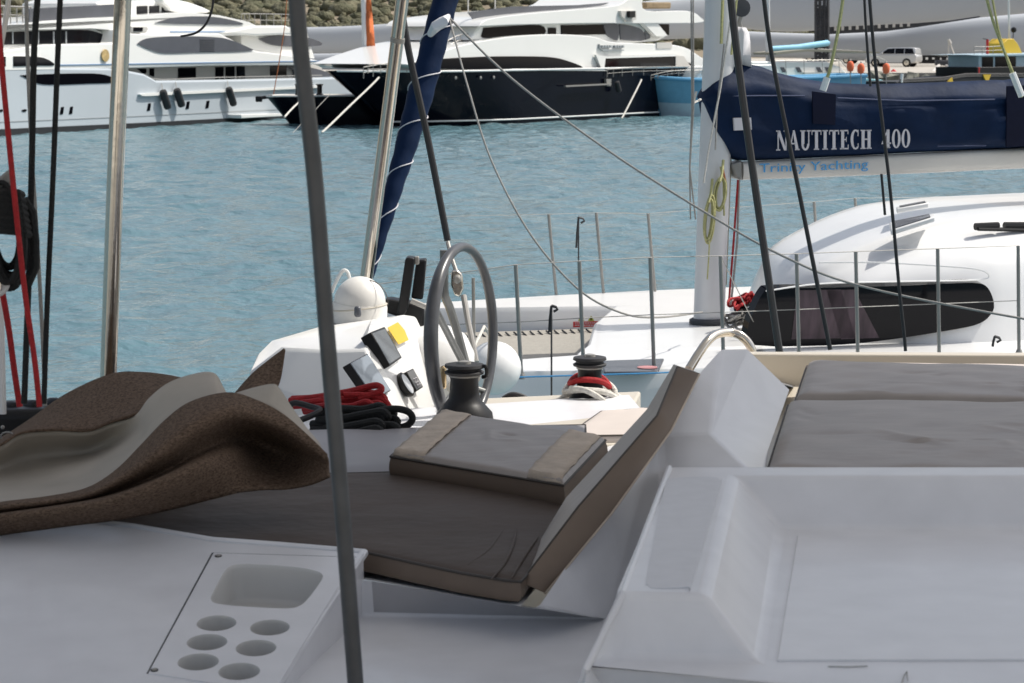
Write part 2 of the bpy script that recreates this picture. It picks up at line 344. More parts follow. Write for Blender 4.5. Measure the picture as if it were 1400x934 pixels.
# ------------------------------------------------------------------ white superyacht, left
def white_yacht():
    fr = Frame((0, 186), (400, 162))
    root = thing('superyacht', fr.p(150, 177, 4), 'large white superyacht at left with hanging black fenders and swoosh-shaped windows', 'yacht')
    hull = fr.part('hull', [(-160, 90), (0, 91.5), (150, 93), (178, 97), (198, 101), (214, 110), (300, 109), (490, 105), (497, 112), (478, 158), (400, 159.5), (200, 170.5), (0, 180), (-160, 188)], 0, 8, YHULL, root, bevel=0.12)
    fr.part('boot_stripe', [(-160, 185), (0, 177), (200, 168), (400, 157), (478, 153.5), (474, 170), (400, 176), (200, 190), (0, 202), (-160, 210)], -0.03, 8.03, ANTIF, root)
    b = fr.part('swim_platform', [(330, 157), (386, 155), (386, 159), (330, 162)], -0.9, 0.1, YWHITE, root, bevel=0.03)
    # hull details
    fr.part('hull_window', smooth_px([(28, 103), (60, 101.5), (100, 100.5), (135, 101), (154, 106), (155, 113), (120, 114.5), (80, 116), (55, 115), (40, 109)], 30), -0.035, 0.05, GLASS, root)
    for x in (1, 33):
        fr.part('porthole', smooth_px([(x - 3, 151), (x, 149.5), (x + 3.5, 150), (x + 3, 152.5), (x - 1, 153), (x - 3, 151)], 12), -0.03, 0.05, GLASS, root)
    for x, y in ((85, 151.5), (97.5, 151), (204, 146.5), (257, 144), (284, 143)):
        fr.part('porthole', [(x - 3 + 2, y - 5), (x + 3, y - 5.5), (x + 1.5, y + 5), (x - 3, y + 5.5)], -0.03, 0.05, GLASS, root, bevel=0.02)
    fr.slab([(192, 129), (200, 127.5), (300, 123), (440, 117), (440, 120), (300, 126.5), (200, 131.5), (194, 131)], -0.18, 0).build('rub_rail', YWHITE, root)
    fr.part('side_stripe', [(-160, 172), (0, 166.5), (200, 158), (470, 145), (470, 146), (200, 159), (0, 167.7), (-160, 173)], -0.02, 0.02, GREYTXT, root)
    # main deck house with windows
    fr.part('deck_house', [(165, 88), (440, 84), (440, 114), (165, 118)], 1.3, 6.7, YBEIGE, root)
    for q in ([(188, 94), (200, 94), (201, 100), (196, 101)], [(205, 93.5), (211, 93.5), (211, 105), (205, 103)], [(244, 93), (268, 92.5), (268, 106), (244, 107)], [(295, 92), (306, 91.5), (306, 108), (295, 109)], [(309, 91.5), (321, 91), (321, 107.5), (309, 108)], [(324, 91), (335, 91), (335, 107), (324, 107.5)], [(370, 90), (392, 90), (392, 104), (370, 105)]):
        fr.part('window', q, 1.26, 1.4, GLASS, root)
    rail(fr, [(200, 100), (215, 108.5), (300, 106), (440, 103)], 0.15, 16, 0.25, root)
    # upper deck side
    fr.part('upper_deck_side', [(-160, 82), (0, 70), (60, 61), (155, 59), (160, 40), (182, 46), (230, 47), (300, 46), (350, 70), (400, 76), (446, 85), (446, 88), (400, 89), (300, 89.5), (180, 93), (80, 96), (0, 97.5), (-160, 101)], 0.05, 7.9, YWHITE, root, bevel=0.15)
    fr.part('stripe', [(182, 87), (300, 85), (440, 83), (440, 84), (300, 86), (182, 88), (80, 89.5), (80, 88.5)], 0.0, 0.1, BLUELINE, root)
    fr.part('side_window', smooth_px([(188, 60), (200, 53), (230, 50), (275, 50), (310, 53), (340, 65), (345, 69), (320, 71), (270, 72), (225, 73), (205, 68), (188, 60)], 44), 0.0, 0.12, GREYGLASS, root)
    m = MB()
    for k in range(6): fr.slab([(274, 54 + k * 3), (294, 54 + k * 3), (294, 54.8 + k * 3), (274, 54.8 + k * 3)], -0.03, 0.03, m)
    m.build('louvre', DARKST, root)
    fr.part('side_window', smooth_px([(402, 101), (400, 95), (386, 91), (372, 91), (420, 92), (445, 98), (455, 104), (430, 106), (402, 106)], 20), 1.2, 1.5, GREYGLASS, root)
    # emblem
    c = fr.p(143.5, 76, 0); mb = MB(); mb.lathe([(0.31, 0), (0.31, 0.05)], c, -fr.n, 24); mb.build('emblem', GOLD, root)
    # bridge deck glass
    fr.part('bridge_house', [(-160, 46), (0, 42), (125, 38), (165, 57), (165, 64), (0, 68), (-160, 74)], 0.9, 7, YWHITE, root)
    fr.part('bridge_window', smooth_px([(-160, 50), (-60, 46), (0, 44), (60, 42), (115, 41), (138, 46), (158, 57), (120, 58.5), (60, 60), (0, 61.5), (-160, 66)], 40), 0.82, 1.0, GLASS, root)
    for x in (17, 35, 52, 73, 90):
        fr.part('mullion', [(x, 43), (x + 1.5, 43), (x + 1.5, 60), (x, 60)], 0.78, 0.85, GREYTXT, root)
    fr.part('forward_house', [(-160, 72), (0, 78), (50, 75), (75, 88), (75, 95), (-160, 98)], -0.02, 0.1, YWHITE, root)
    fr.part('side_window', smooth_px([(19, 77), (45, 77.5), (62, 80), (75, 89), (50, 90), (19, 91)], 18), -0.06, 0.1, GLASS, root)
    fr.part('side_window', [(0, 77.5), (8, 77.5), (8, 91), (0, 91)], -0.06, 0.1, GLASS, root)
    # sun deck
    fr.part('sun_deck_side', [(-160, 42), (0, 42), (5, 37), (60, 29), (120, 25), (160, 23.5), (230, 18), (258, 17), (300, 21), (340, 30), (352, 36), (352, 48), (300, 49), (230, 49), (180, 48), (160, 42), (125, 39), (60, 40.5)], 0.5, 7.4, YWHITE, root, bevel=0.15)
    fr.part('stripe', [(233, 43), (350, 43), (350, 44.2), (233, 44.2)], 0.46, 0.55, BLUELINE, root)
    fr.part('side_window', smooth_px([(213, 31), (235, 25), (258, 22.5), (290, 23), (315, 27), (333, 33), (300, 33.5), (260, 33), (235, 32.5), (213, 31)], 30), 0.44, 0.6, GREYGLASS, root)
    fr.part('camera_pod', [(180, 36), (201, 36), (203, 40), (200, 45), (180, 45)], 0.1, 0.6, YBEIGE, root, bevel=0.05)
    fr.part('vent', [(183, 37.5), (196, 37.5), (195, 43), (183, 43)], 0.06, 0.2, GLASS, root)
    # top house, deflector, arch
    fr.part('top_house', [(132, 4), (150, -2), (180, 1), (228, 0), (234, 16), (190, 22), (160, 24), (132, 20)], 1.6, 6.2, YWHITE, root, bevel=0.1)
    for q in ([(188, 8.5), (202, 8), (202, 21), (188, 22)], [(205, 8.3), (218, 8), (218, 18), (205, 20)], [(222, 7), (228, 9), (232, 16), (222, 17.5)]):
        fr.part('window', q, 1.55, 1.7, GLASS, root)
    fr.part('wind_deflector', [(40, 12), (158, 6), (158, 23), (120, 24), (40, 30)], 0.9, 0.96, GREYGLASS, root)
    fr.part('radar_arch', smooth_px([(222, -4), (245, 0), (265, 5), (290, 17), (240, 17), (230, 10), (222, 4)], 16), 1.2, 6.5, YWHITE, root, bevel=0.1)
    rail(fr, [(330, 19), (360, 19), (400, 20)], 1.0, 10, 0.7, root)
    fr.part('aft_deck', [(300, 45), (350, 35), (392, 35), (405, 44), (400, 47), (350, 49)], 0.4, 7.4, YWHITE, root, bevel=0.1)
    fr.part('side_window', smooth_px([(355, 53), (372, 49), (400, 49), (430, 54), (440, 62), (400, 64), (370, 61), (355, 53)], 20), 1.0, 1.1, GREYGLASS, root)
    fr.part('aft_house', [(330, 44), (420, 46), (430, 80), (330, 74)], 1.1, 6.4, YWHITE, root)
    rail(fr, [(-60, 3), (0, 8), (42, 10)], 1.5, 12, 0.8, root, r=0.04)
    # fenders hanging on the hull
    for i, (x, y, l) in enumerate(((222, 123, 26), (241, 121, 25), (312, 119.5, 25))):
        a = fr.p(x, y, -0.28); b_ = fr.p(x + 8, y + l, -0.3)
        f = thing('fender', b_, ['leftmost black fender hanging on the white superyacht hull', 'middle black fender, right beside the leftmost one on the white hull', 'rightmost black fender hanging alone on the white superyacht hull'][i], 'fender', 'black fenders on the white yacht')
        dd = (b_ - a); L = dd.length
        MB().lathe([(0.04, 0), (0.17, 0.05), (0.2, 0.15), (0.2, L - 0.15), (0.17, L - 0.04), (0.04, L)], a, dd, 16).build('fender_body', BLACKR, f)
        tube_obj('lanyard', [a, fr.p(x - 1, y - 9, -0.05)], 0.02, ROPEG, f, 5)
white_yacht()
# ------------------------------------------------------------------ black superyacht
def hull_loft(fr, L0, L1, beam, zfun, rake, flare, stern_square=True, n=26, t0=0, ent=0.32, zmin=-0.4):
    # closed hull: u from bow L0 (waterline) to stern L1
    rings = []
    for i in range(n + 1):
        k = i / n; kk = k ** 1.5
        ring = []
        for side in (-1, 1):
            zs = [0, .25, .5, .75, 1.0]
            if side == 1: zs = zs[::-1]
            for q in zs:
                zt = zfun(k); z = zmin + (zt - zmin) * q
                ub = L0 - rake * max(0, z) / max(0.01, zfun(0))     # stem moves forward with height
                u = ub + (L1 - ub) * kk
                f = min(1, k / ent); hb = beam / 2 * (math.sin(f * math.pi / 2) ** 0.8) * (1 - flare * (1 - q) * (1 - f * 0.9))
                hb = max(hb, 0.03)
                ring.append(fr.L(u, t0 + beam / 2 + (side * hb), z))
        rings.append(ring)
    return rings
def black_yacht():
    fr = Frame((560, 177), (900, 159))
    def U(x, y, t=0): return (fr.p(x, y, t) - fr.A).dot(fr.d)
    bt = 3.4
    root = thing('superyacht', fr.p(750, 168, 3.4), 'black hulled superyacht with white superstructure moored behind the blue furled sail', 'yacht')
    u0 = U(535, 172, bt); tip = U(460, 97, bt); u1 = U(955, 150, 0)
    ztip = fr.p(460, 97, bt).z; zst = fr.p(900, 103, 0).z
    rings = hull_loft(fr, u0, u1, 6.8, lambda k: ztip + (fr.p(700, 96, 0).z - ztip) * min(1, k / .3) - 0.0 * k, u0 - tip, 0.75, ent=0.42)
    hull = MB().loft(rings).build('hull', YBLACK, root, angle=50)
    # white sheer line and waterline stripe follow the near side
    def side_line(q, z0, thick, m, name):
        pts = []
        for r in rings:
            a, b = (r[int(q)], r[min(int(q) + 1, 4)]); f = q - int(q); pts.append(a.lerp(b, f) - fr.n * 0.01)
        mb = MB().tube(pts, thick, 6); return mb.build(name, m, root)
    side_line(4.0, 0, 0.06, YWHITE, 'toe_rail')
    side_line(0.78, 0, 0.045, YWHITE, 'waterline_stripe')
    # deck
    fr.part('bulwark_cap', [(700, 94), (820, 94), (832, 97), (700, 96.5)], -0.02, 0.3, YWHITE, root)
    # superstructure
    fr.part('main_house', smooth_px([(556, 88), (600, 72), (640, 60), (700, 50), (760, 47), (810, 50), (840, 58), (925, 62), (958, 78), (975, 92), (960, 98), (880, 100), (824, 96), (800, 96), (700, 95), (620, 95), (570, 94)], 70), 0.35, 6.4, YWHITE, root, bevel=0.15)
    fr.part('foredeck_window', smooth_px([(562, 87), (600, 81), (650, 78), (700, 77), (750, 78), (775, 83), (797, 93), (760, 94), (700, 94), (640, 94.5), (590, 94), (565, 93)], 40), 0.28, 0.5, GLASS, root)
    fr.part('aft_recess', [(816, 77), (924, 76), (950, 90), (960, 98), (880, 101), (826, 98)], 0.22, 0.45, GLASS, root)
    fr.part('recess_frame', [(815, 75), (830, 77), (925, 74), (924, 77), (828, 80), (826, 97), (823, 96)], 0.15, 0.3, YWHITE, root)
    fr.part('recess_frame', [(924, 76), (935, 77), (945, 92), (924, 92)], 0.18, 0.3, YBEIGE, root)
    fr.part('name_board', [(820, 60.5), (822, 67), (853, 68), (853, 69.5), (826, 70), (820, 66)], 0.22, 0.4, GREYTXT, root)
    # raised illegible name letters
    mb = MB()
    for k, wx in enumerate((3, 3, 4, 3, 0, 4, 4, 3, 4)):
        if wx:
            x = 824 + k * 3.4; fr.slab([(x, 62), (x + 2.2, 62), (x + 2.2, 65.6), (x, 65.6)], 0.2, 0.36, mb)
    mb.build('name_lettering', GREYTXT, root)
    fr.part('panel_outline', [(898, 58.5), (918, 58), (919, 66), (898, 66.5)], 0.3, 0.4, YBEIGE, root)
    # upper deck house
    fr.part('upper_house', [(640, 55), (648, 47), (657, 34), (700, 30), (820, 28), (880, 32), (905, 40), (912, 50), (900, 56), (840, 62), (700, 56)], 1.0, 6.2, YWHITE, root, bevel=0.1)
    fr.part('window', smooth_px([(662, 38), (700, 35.5), (741, 35), (742, 49), (700, 50.5), (662, 52), (660, 45)], 20), 0.94, 1.1, GLASS, root)
    fr.part('window', [(750, 38), (760.5, 38), (760.5, 49), (750, 49)], 0.94, 1.1, GLASS, root)
    fr.part('window', [(767.5, 34.5), (824, 33.5), (828, 47), (768, 48)], 0.94, 1.1, GLASS, root)
    fr.part('window', smooth_px([(825, 33.5), (845, 33), (845, 54.5), (836, 52), (829, 47)], 14), 0.92, 1.1, GREYGLASS, root)
    fr.part('window', smooth_px([(847, 33), (862, 35), (878, 41), (881, 55), (860, 55.5), (849, 54.5)], 16), 0.92, 1.1, GREYGLASS, root)
    fr.part('window', smooth_px([(882, 43), (888, 48), (889, 52), (883, 54.5)], 10), 0.92, 1.1, GREYGLASS, root)
    # roof and sun deck
    fr.part('roof', smooth_px([(655, 36), (665, 27), (700, 21), (750, 16), (800, 12), (845, 7), (862, -4), (880, -10), (882, 14), (940, 15), (958, 24), (958, 31), (900, 32), (800, 32), (700, 34)], 60), 0.5, 6.6, YWHITE, root, bevel=0.15)
    fr.part('aft_column', [(880, 32), (900, 33), (913, 49), (898, 50)], 0.6, 0.9, YWHITE, root)
    fr.part('aft_glass', [(901, 33), (915, 33), (915, 48), (912, 48)], 1.0, 1.2, GLASS, root)
    fr.part('satellite_niche', [(849, 15), (870, 15), (870, 27), (858, 30), (850, 22)], 0.3, 0.55, YBEIGE, root)
    fr.part('speaker', [(861, 15), (869, 15), (869, 24), (861, 24)], 0.1, 0.32, BLACKP, root, bevel=0.02)
    fr.part('awning', [(884, 3), (918, 3), (918, 12), (884, 12)], 1.2, 5, mat('brown_awning', (0.22, 0.16, 0.09), 0.8, var=0.2), root, bevel=0.1)
    fr.part('sun_deck_screen', [(640, 17), (700, 9), (790, 7), (840, 3), (845, 8), (780, 14), (700, 22), (650, 30)], 1.5, 1.56, GREYGLASS, root)
    # foredeck rails and gear
    rail(fr, [(497, 92), (560, 80), (600, 62), (632, 47), (672, 47)], 1.4, 16, 0.55, root)
    rail(fr, [(503, 88), (540, 88), (590, 86), (665, 84)], 0.7, 12, 0.45, root)
    rail(fr, [(830, 95), (880, 92), (950, 91)], -0.1, 9, 0.45, root)
    fr.part('foredeck_locker', [(634, 65), (648, 64), (648, 74), (634, 75)], 1.4, 2.2, YBEIGE, root, bevel=0.04)
    a = fr.p(523, 103, 2.6)
    MB().lathe([(0.05, 0), (0.22, 0.02), (0.22, 0.06), (0.06, 0.08)], a - fr.n * .3, -fr.n, 14).build('hawse', STEEL, root)
    fr.part('boarding_arm', [(774, 117), (836, 114), (836, 116), (774, 119)], -0.25, -0.1, STEEL, root)
    fr.part('hull_light', [(829, 108), (836, 108), (835, 118), (830, 118)], -0.15, 0.0, STEEL, root)
    for x, y in ((623, 106.5), (657, 106.5), (675, 106)):
        MB().lathe([(0.07, 0), (0.09, 0.02), (0.02, 0.05)], fr.p(x, y, -0.03), -fr.n, 10).build('deck_light', STEEL, root)
    f = thing('fender', fr.p(846, 126, -0.2), 'dark fender hanging on the black yacht hull beside its boarding arm', 'fender')
    a = fr.p(843, 111, -0.25); b_ = fr.p(847, 127, -0.28); L = (b_ - a).length
    MB().lathe([(0.04, 0), (0.15, .05), (0.16, L - .1), (0.04, L)], a, b_ - a, 12).build('fender_body', BLACKR, f)
    return fr
bfr = black_yacht()
def mooring(pl, r, m, label, cat='mooring line', grp=None, name='mooring_line', sag=0.0, n=14):
    pts = curve(pl, n)
    for i, p in enumerate(pts): p.z -= sag * 4 * (i / (n - 1)) * (1 - i / (n - 1))
    o = tube_obj(name, pts, r, m); tag(o, label, cat, grp); return o
mooring([(518, 106, 112), (478, 142, 108), (440, 181, 104)], 0.045, ROPEW, 'pale mooring rope running from the black superyacht bow down to the water', sag=0.1)
mooring([(877, 109, 131), (864, 134, 129), (850, 162, 127)], 0.045, ROPEW, 'thick pale mooring rope between black yacht stern and the blue hulled boat', sag=0.05)
# ------------------------------------------------------------------ small black boat between the two yachts
def small_black_boat():
    fr = Frame((405, 172), (640, 170))
    def U(x, y, t=0): return (fr.p(x, y, t) - fr.A).dot(fr.d)
    root = thing('sailboat', fr.p(480, 171, 1.5), 'low black hulled sailing boat with raked bow between the two superyachts', 'sailboat')
    u0 = U(397, 170, 1.5); tip = U(364, 132, 1.5); z0 = fr.p(364, 132, 1.5).z; z1 = fr.p(500, 131, 0).z
    rings = hull_loft(fr, u0, u0 + 7.6, 3.0, lambda k: z0 + (z1 - z0) * min(1, k / .2), u0 - tip, 0.6, ent=0.4)
    MB().loft(rings).build('hull', YBLACK, root, angle=50)
    MB().tube([r[4] for r in rings] + [r[5] for r in rings[::-1]], 0.045, 6).build('toe_rail', YWHITE, root)
    dk = MB(); dk.loft([[r[4] + Vector((0, 0, .01)), r[5] + Vector((0, 0, .01))] for r in rings], closed=False); dk.build('deck', CREAM, root, smooth=False)
    for x, y0, y1, wd in ((406, 115, 128, .12), (437, 115, 128, .22)):
        a = fr.p(x, y1 + 2, 1.4); b_ = fr.p(x, y0, 1.4)
        MB().lathe([(wd, 0), (wd * .6, .1), (wd * .6, (b_ - a).length - .1), (wd, (b_ - a).length)], a, (0, 0, 1), 12).build('windlass', BLACKP, root)
    tube_obj('bowsprit', [fr.p(352, 134.5, 1.5), fr.p(372, 132, 1.5)], 0.09, BLACKP, root)
    MB().box(fr.p(354, 135.5, 1.5), (0.35, 0.25, 0.3)).build('anchor', BLACKP, root, bevel=.05)
    m = tube_obj('mast', [fr.p(501, 134, 1.5), fr.p(497, 0, 1.5), fr.p(494, -120, 1.5)], 0.14, ALU, root, 10)
    tube_obj('forestay', curve([(374, 129, 109), (388, 45, 109), (392, 0, 109), (400, -90, 109)]), 0.022, ROPEO, root, 5)
    # flag
    fl = []
    for j in range(9):
        k = j / 8; fl.append([fr.p(500 + (1 - 0) * 0.5, 0 + 74 * k, 1.5 - 0.1), fr.p(503 + 4 * k, -4 + 78 * k, 1.3 + .15 * math.sin(j * 1.3)), fr.p(507 + 7 * k, -2 + 76 * k, 1.4 - .2 * math.sin(j * 1.1))])
    o = MB().loft(fl, closed=False).build('flag', FLAG, root, solid=0.01)
    mooring([(412, 137, 110), (400, 148, 107), (389, 160, 104)], 0.04, ROPEW, 'short pale mooring rope from the low black sailboat bow to the water')
    mooring([(452, 128, 112), (436, 145, 108), (400, 182, 102)], 0.015, ROPEG, 'thin grey mooring rope crossing in front of the low black sailboat')
small_black_boat()
# ------------------------------------------------------------------ boats and quay clutter at right
def blue_boat():
    fr = Frame((903, 160), (1100, 157))
    def U(x, y, t=0): return (fr.p(x, y, t) - fr.A).dot(fr.d)
    root = thing('motor_boat', fr.p(960, 152, 1.5), 'pale blue hulled boat with rounded bow beside the black yacht stern', 'boat')
    u0 = U(905, 155, 1.6); tip = U(886, 107, 1.6); z0 = fr.p(886, 107, 1.6).z
    rings = hull_loft(fr, u0, u0 + 13, 3.2, lambda k: z0 - .2 * math.sin(k * 3.14), u0 - tip, 0.5, ent=0.35)
    h = MB().loft(rings).build('hull', LBLUE, root, angle=50)
    mb = MB(); low = [[p - fr.n * 0.015 for p in (r[0], r[1], r[0].lerp(r[1], 1.0).lerp(r[2], .85))] for r in rings]
    mb.loft(low, closed=False); mb.build('lower_hull', LBLUEG, root)
    MB().tube([r[4] + Vector((0, 0, .08)) for r in rings] + [r[5] + Vector((0, 0, .08)) for r in rings[::-1]], 0.12, 8).build('gunwale', mat('blue_gunwale', (0.10, 0.32, 0.52), 0.5), root)
    fr.part('deck_house', [(960, 92), (1010, 88), (1060, 88), (1060, 108), (950, 109)], 0.6, 2.4, YWHITE, root, bevel=.08)
    rail(fr, [(890, 103), (920, 97), (960, 96)], 0.6, 6, 0.3, root)
blue_boat()
def white_sloop():
    fr = Frame((1040, 150), (1230, 146))
    root = thing('sailboat', fr.p(1120, 148, 1.5), 'white sailing yacht with aqua sheer band and blue boom cover behind the navy sail cover', 'sailboat')
    def U(x, y, t=0): return (fr.p(x, y, t) - fr.A).dot(fr.d)
    fr.part('hull', smooth_px([(1000, 108), (1100, 108), (1180, 109), (1214, 112), (1222, 118), (1205, 135), (1180, 152), (1090, 154), (1000, 156)], 40), 0, 3.2, LBLUEG, root, bevel=.1)
    fr.part('sheer_band', [(1000, 104), (1130, 105), (1170, 106), (1205, 109), (1218, 114), (1212, 117), (1130, 117), (1000, 118)], -0.05, 3.25, mat('aqua_band', (0.22, 0.50, 0.56), 0.4), root, bevel=.05)
    for x in (1157, 1180, 1204): MB().lathe([(0.1, 0), (0.1, 0.05)], fr.p(x, 113 , -0.07), -fr.n, 12).build('porthole', GLASS, root)
    fr.part('cabin', [(1000, 84), (1130, 84), (1150, 92), (1163, 106), (1000, 107)], 0.5, 2.7, YWHITE, root, bevel=.08)
    for x in (1067, 1088, 1116, 1128):
        fr.part('window', [(x, 92), (x + 5, 92), (x + 9, 99), (x + 3, 99)], 0.46, 0.6, GREYGLASS, root)
    fr.part('cockpit_seat', [(1100, 99), (1155, 99), (1155, 104), (1100, 104)], 0.3, 0.5, YBEIGE, root)
    tube_obj('mast', [fr.p(1050, 90, 1.6), fr.p(1048, -120, 1.6)], 0.16, ALU, root, 10)
    MB().tube([fr.p(1052, 67, 1.6), fr.p(1090, 65, 1.6), fr.p(1131, 59, 1.6), fr.p(1133, 58.8, 1.6)], [.17, .2, .2, .14], 12).build('boom_cover', AQUA, root)
    tube_obj('boom', [fr.p(1052, 70, 1.6), fr.p(1112, 68, 1.6)], 0.06, YWHITE, root)
    m = MB()
    for x in (1075, 1100, 1125, 1148): m.tube([fr.p(x, 106, .1), fr.p(x - 1, 82, .1)], .02, 4)
    m.tube([fr.p(1060, 83, .1), fr.p(1148, 82, .1)], .02, 4); m.tube([fr.p(1137, 68, .1), fr.p(1152, 86, .1), fr.p(1170, 106, .1)], .03, 4)
    m.build('guard_rail', STEEL, root)
    tube_obj('backstay', [fr.p(1118, 67, 1), fr.p(1180, 70, 1.3), fr.p(1210, 82, 1.5)], .02, ROPEW, root, 4)
    fr.part('bimini', smooth_px([(1060, 72), (1100, 68), (1140, 68), (1200, 71), (1195, 73), (1140, 71), (1100, 71), (1062, 75)], 20), 0.3, 2.6, mat('taupe_canvas', (.26, .25, .2), .8), root)
white_sloop()
def life_buoys():
    for i, (x, y, l) in enumerate(((1162.5, 91, 'orange buoy hanging left of the two dark stays, nearest the white sloop'), (1177, 94, 'small orange buoy between the other two behind the navy cover'), (1211.5, 94, 'orange buoy standing right of the dark stays in front of the silver car'))):
        c = W(x, y, 140); b = thing('buoy', c - Vector((0, 0, .3)), l, 'buoy', 'orange buoys on the boats by the quay')
        MB().lathe([(.04, -.32), (.17, -.26), (.22, -.1), (.22, .12), (.15, .27), (.05, .32)], c, (0, 0, 1), 14).build('float', ORANGE, b)
        MB().lathe([(.03, .3), (.05, .34), (.05, .42), (.03, .44)], c, (0, 0, 1), 8).build('eye', ROPEW, b)
        tube_obj('rope', [c + Vector((0, 0, -.3)), c + Vector((0.05, 0, -1.2))], .03, ROPEG, b, 5)
life_buoys()
def work_boat():
    fr = Frame((1290, 150), (1420, 146))
    root = thing('work_boat', fr.p(1370, 148, 1.5), 'dark work boat with pale blue wheelhouse and yellow funnel at right edge', 'boat')
    fr.part('hull', smooth_px([(1225, 112), (1290, 110), (1340, 104), (1480, 102), (1480, 150), (1270, 150), (1240, 135)], 30), 0, 3.6, ANTIF, root, bevel=.1)
    fr.part('bulwark', [(1336, 92), (1480, 90), (1480, 104), (1336, 105)], 0, 3.4, BLACKP, root, bevel=.04)
    fr.part('wheelhouse', [(1338, 74), (1480, 74), (1480, 95), (1338, 95)], .5, 3, LBLUEG, root, bevel=.05)
    fr.part('window', [(1343, 78), (1358, 78), (1358, 92), (1343, 92)], .46, .6, GLASS, root)
    fr.part('window', [(1361, 78), (1389, 77.5), (1389, 92), (1361, 92)], .46, .6, GLASS, root)
    fr.part('roof', [(1324, 75), (1395, 73), (1480, 72), (1480, 75.5), (1340, 77)], .1, 3.3, LBLUEG, root, bevel=.03)
    fr.part('funnel', [(1371, 60), (1378, 53), (1386, 53), (1392, 60), (1398, 73), (1371, 74)], .9, 2.2, mat('yellow_paint', (.62, .42, .03), .5), root, bevel=.05)
    tube_obj('mast', [fr.p(1380, 53, 1.5), fr.p(1379, 0, 1.5), fr.p(1379, -60, 1.5)], .07, YWHITE, root)
    MB().lathe([(.02, -.2), (.15, -.14), (.2, 0), (.15, .14), (.02, .2)], fr.p(1386, 41, 1.3), (0, 0, 1), 14).build('day_shape', BLACKP, root)
    tube_obj('day_shape_post', [fr.p(1385, 53, 1.3), fr.p(1385.5, 41, 1.3)], .03, BLACKP, root)
    tube_obj('red_post', [fr.p(1350, 74, .8), fr.p(1350, 54, .8)], .09, RED, root)
    tube_obj('post_arm', [fr.p(1344, 53, .8), fr.p(1350, 54, .8)], .03, BLACKP, root)
    rail(fr, [(1332, 64), (1350, 64), (1372, 63)], .3, 4, .5, root)
    fr.part('marker', [(1344, 102), (1355, 102), (1352, 110), (1348, 110)], -.1, 0, YELLOW, root)
    fr.part('marker', [(1298, 109), (1302, 106), (1303, 112), (1296, 112)], -.1, 0, YELLOW, root)
    tube_obj('red_bollard', [fr.p(1337, 92, .1), fr.p(1337, 101, .1)], .13, RED, root)
    m = MB()
    for dz in (0, 1.6, 3.4): m.tube([fr.p(1230, 109 + dz, -.02), fr.p(1290, 106 + dz, -.02), fr.p(1320, 101 + dz, -.02), fr.p(1400, 101 + dz, -.02)], .04, 5)
    m.build('hull_hose', BLACKR, root)
    tube_obj('radar_post', [fr.p(1232, 113, 0), fr.p(1233.5, 101, 0)], .1, YWHITE, root)
work_boat()
def derrick():
    D = 172
    o = thing('derrick', G(1285, 95, QZ), 'small steel derrick with twin pole legs on the quay left of the work boat', 'derrick')
    MB().tube([W(1297, 54, D), W(1296.5, 84, D)], .06, 5).tube([W(1297, 54, D), W(1308, 85, D)], .06, 5).tube([W(1297, 54, D), W(1300, 60, D)], .12, 6).build('pole', YBEIGE, o)
    MB().box(W(1290, 86, D), (1.2, .8, .35)).build('winch_box', DARKST, o, bevel=.05)
    MB().tube([W(1285, 88, D), W(1275, 100, D - 3)], .12, 6).tube([W(1290, 88, D), W(1314, 99, D - 3)], .08, 6).tube([W(1283, 90, D), W(1271, 102, D - 3)], .07, 5).build('arm', BOOMB, o)
    b = MB(); b.slab([W(1307, 99, D - 4), W(1314, 96.5, D - 4), W(1321, 101, D - 4), W(1309, 102, D - 4)], (0, .5, 0)); tag(b.build('tarpaulin', RED, bevel=.04), 'crumpled red tarpaulin lying on the rubble left of the wheelhouse', 'tarpaulin')
    tag(MB().tube([W(1218, 98, D - 6), W(1224, 104, D - 6)], .3, 7).build('rope_bundle', RED), 'small dark red bundle on the quay below the silver car', 'bundle')
derrick()
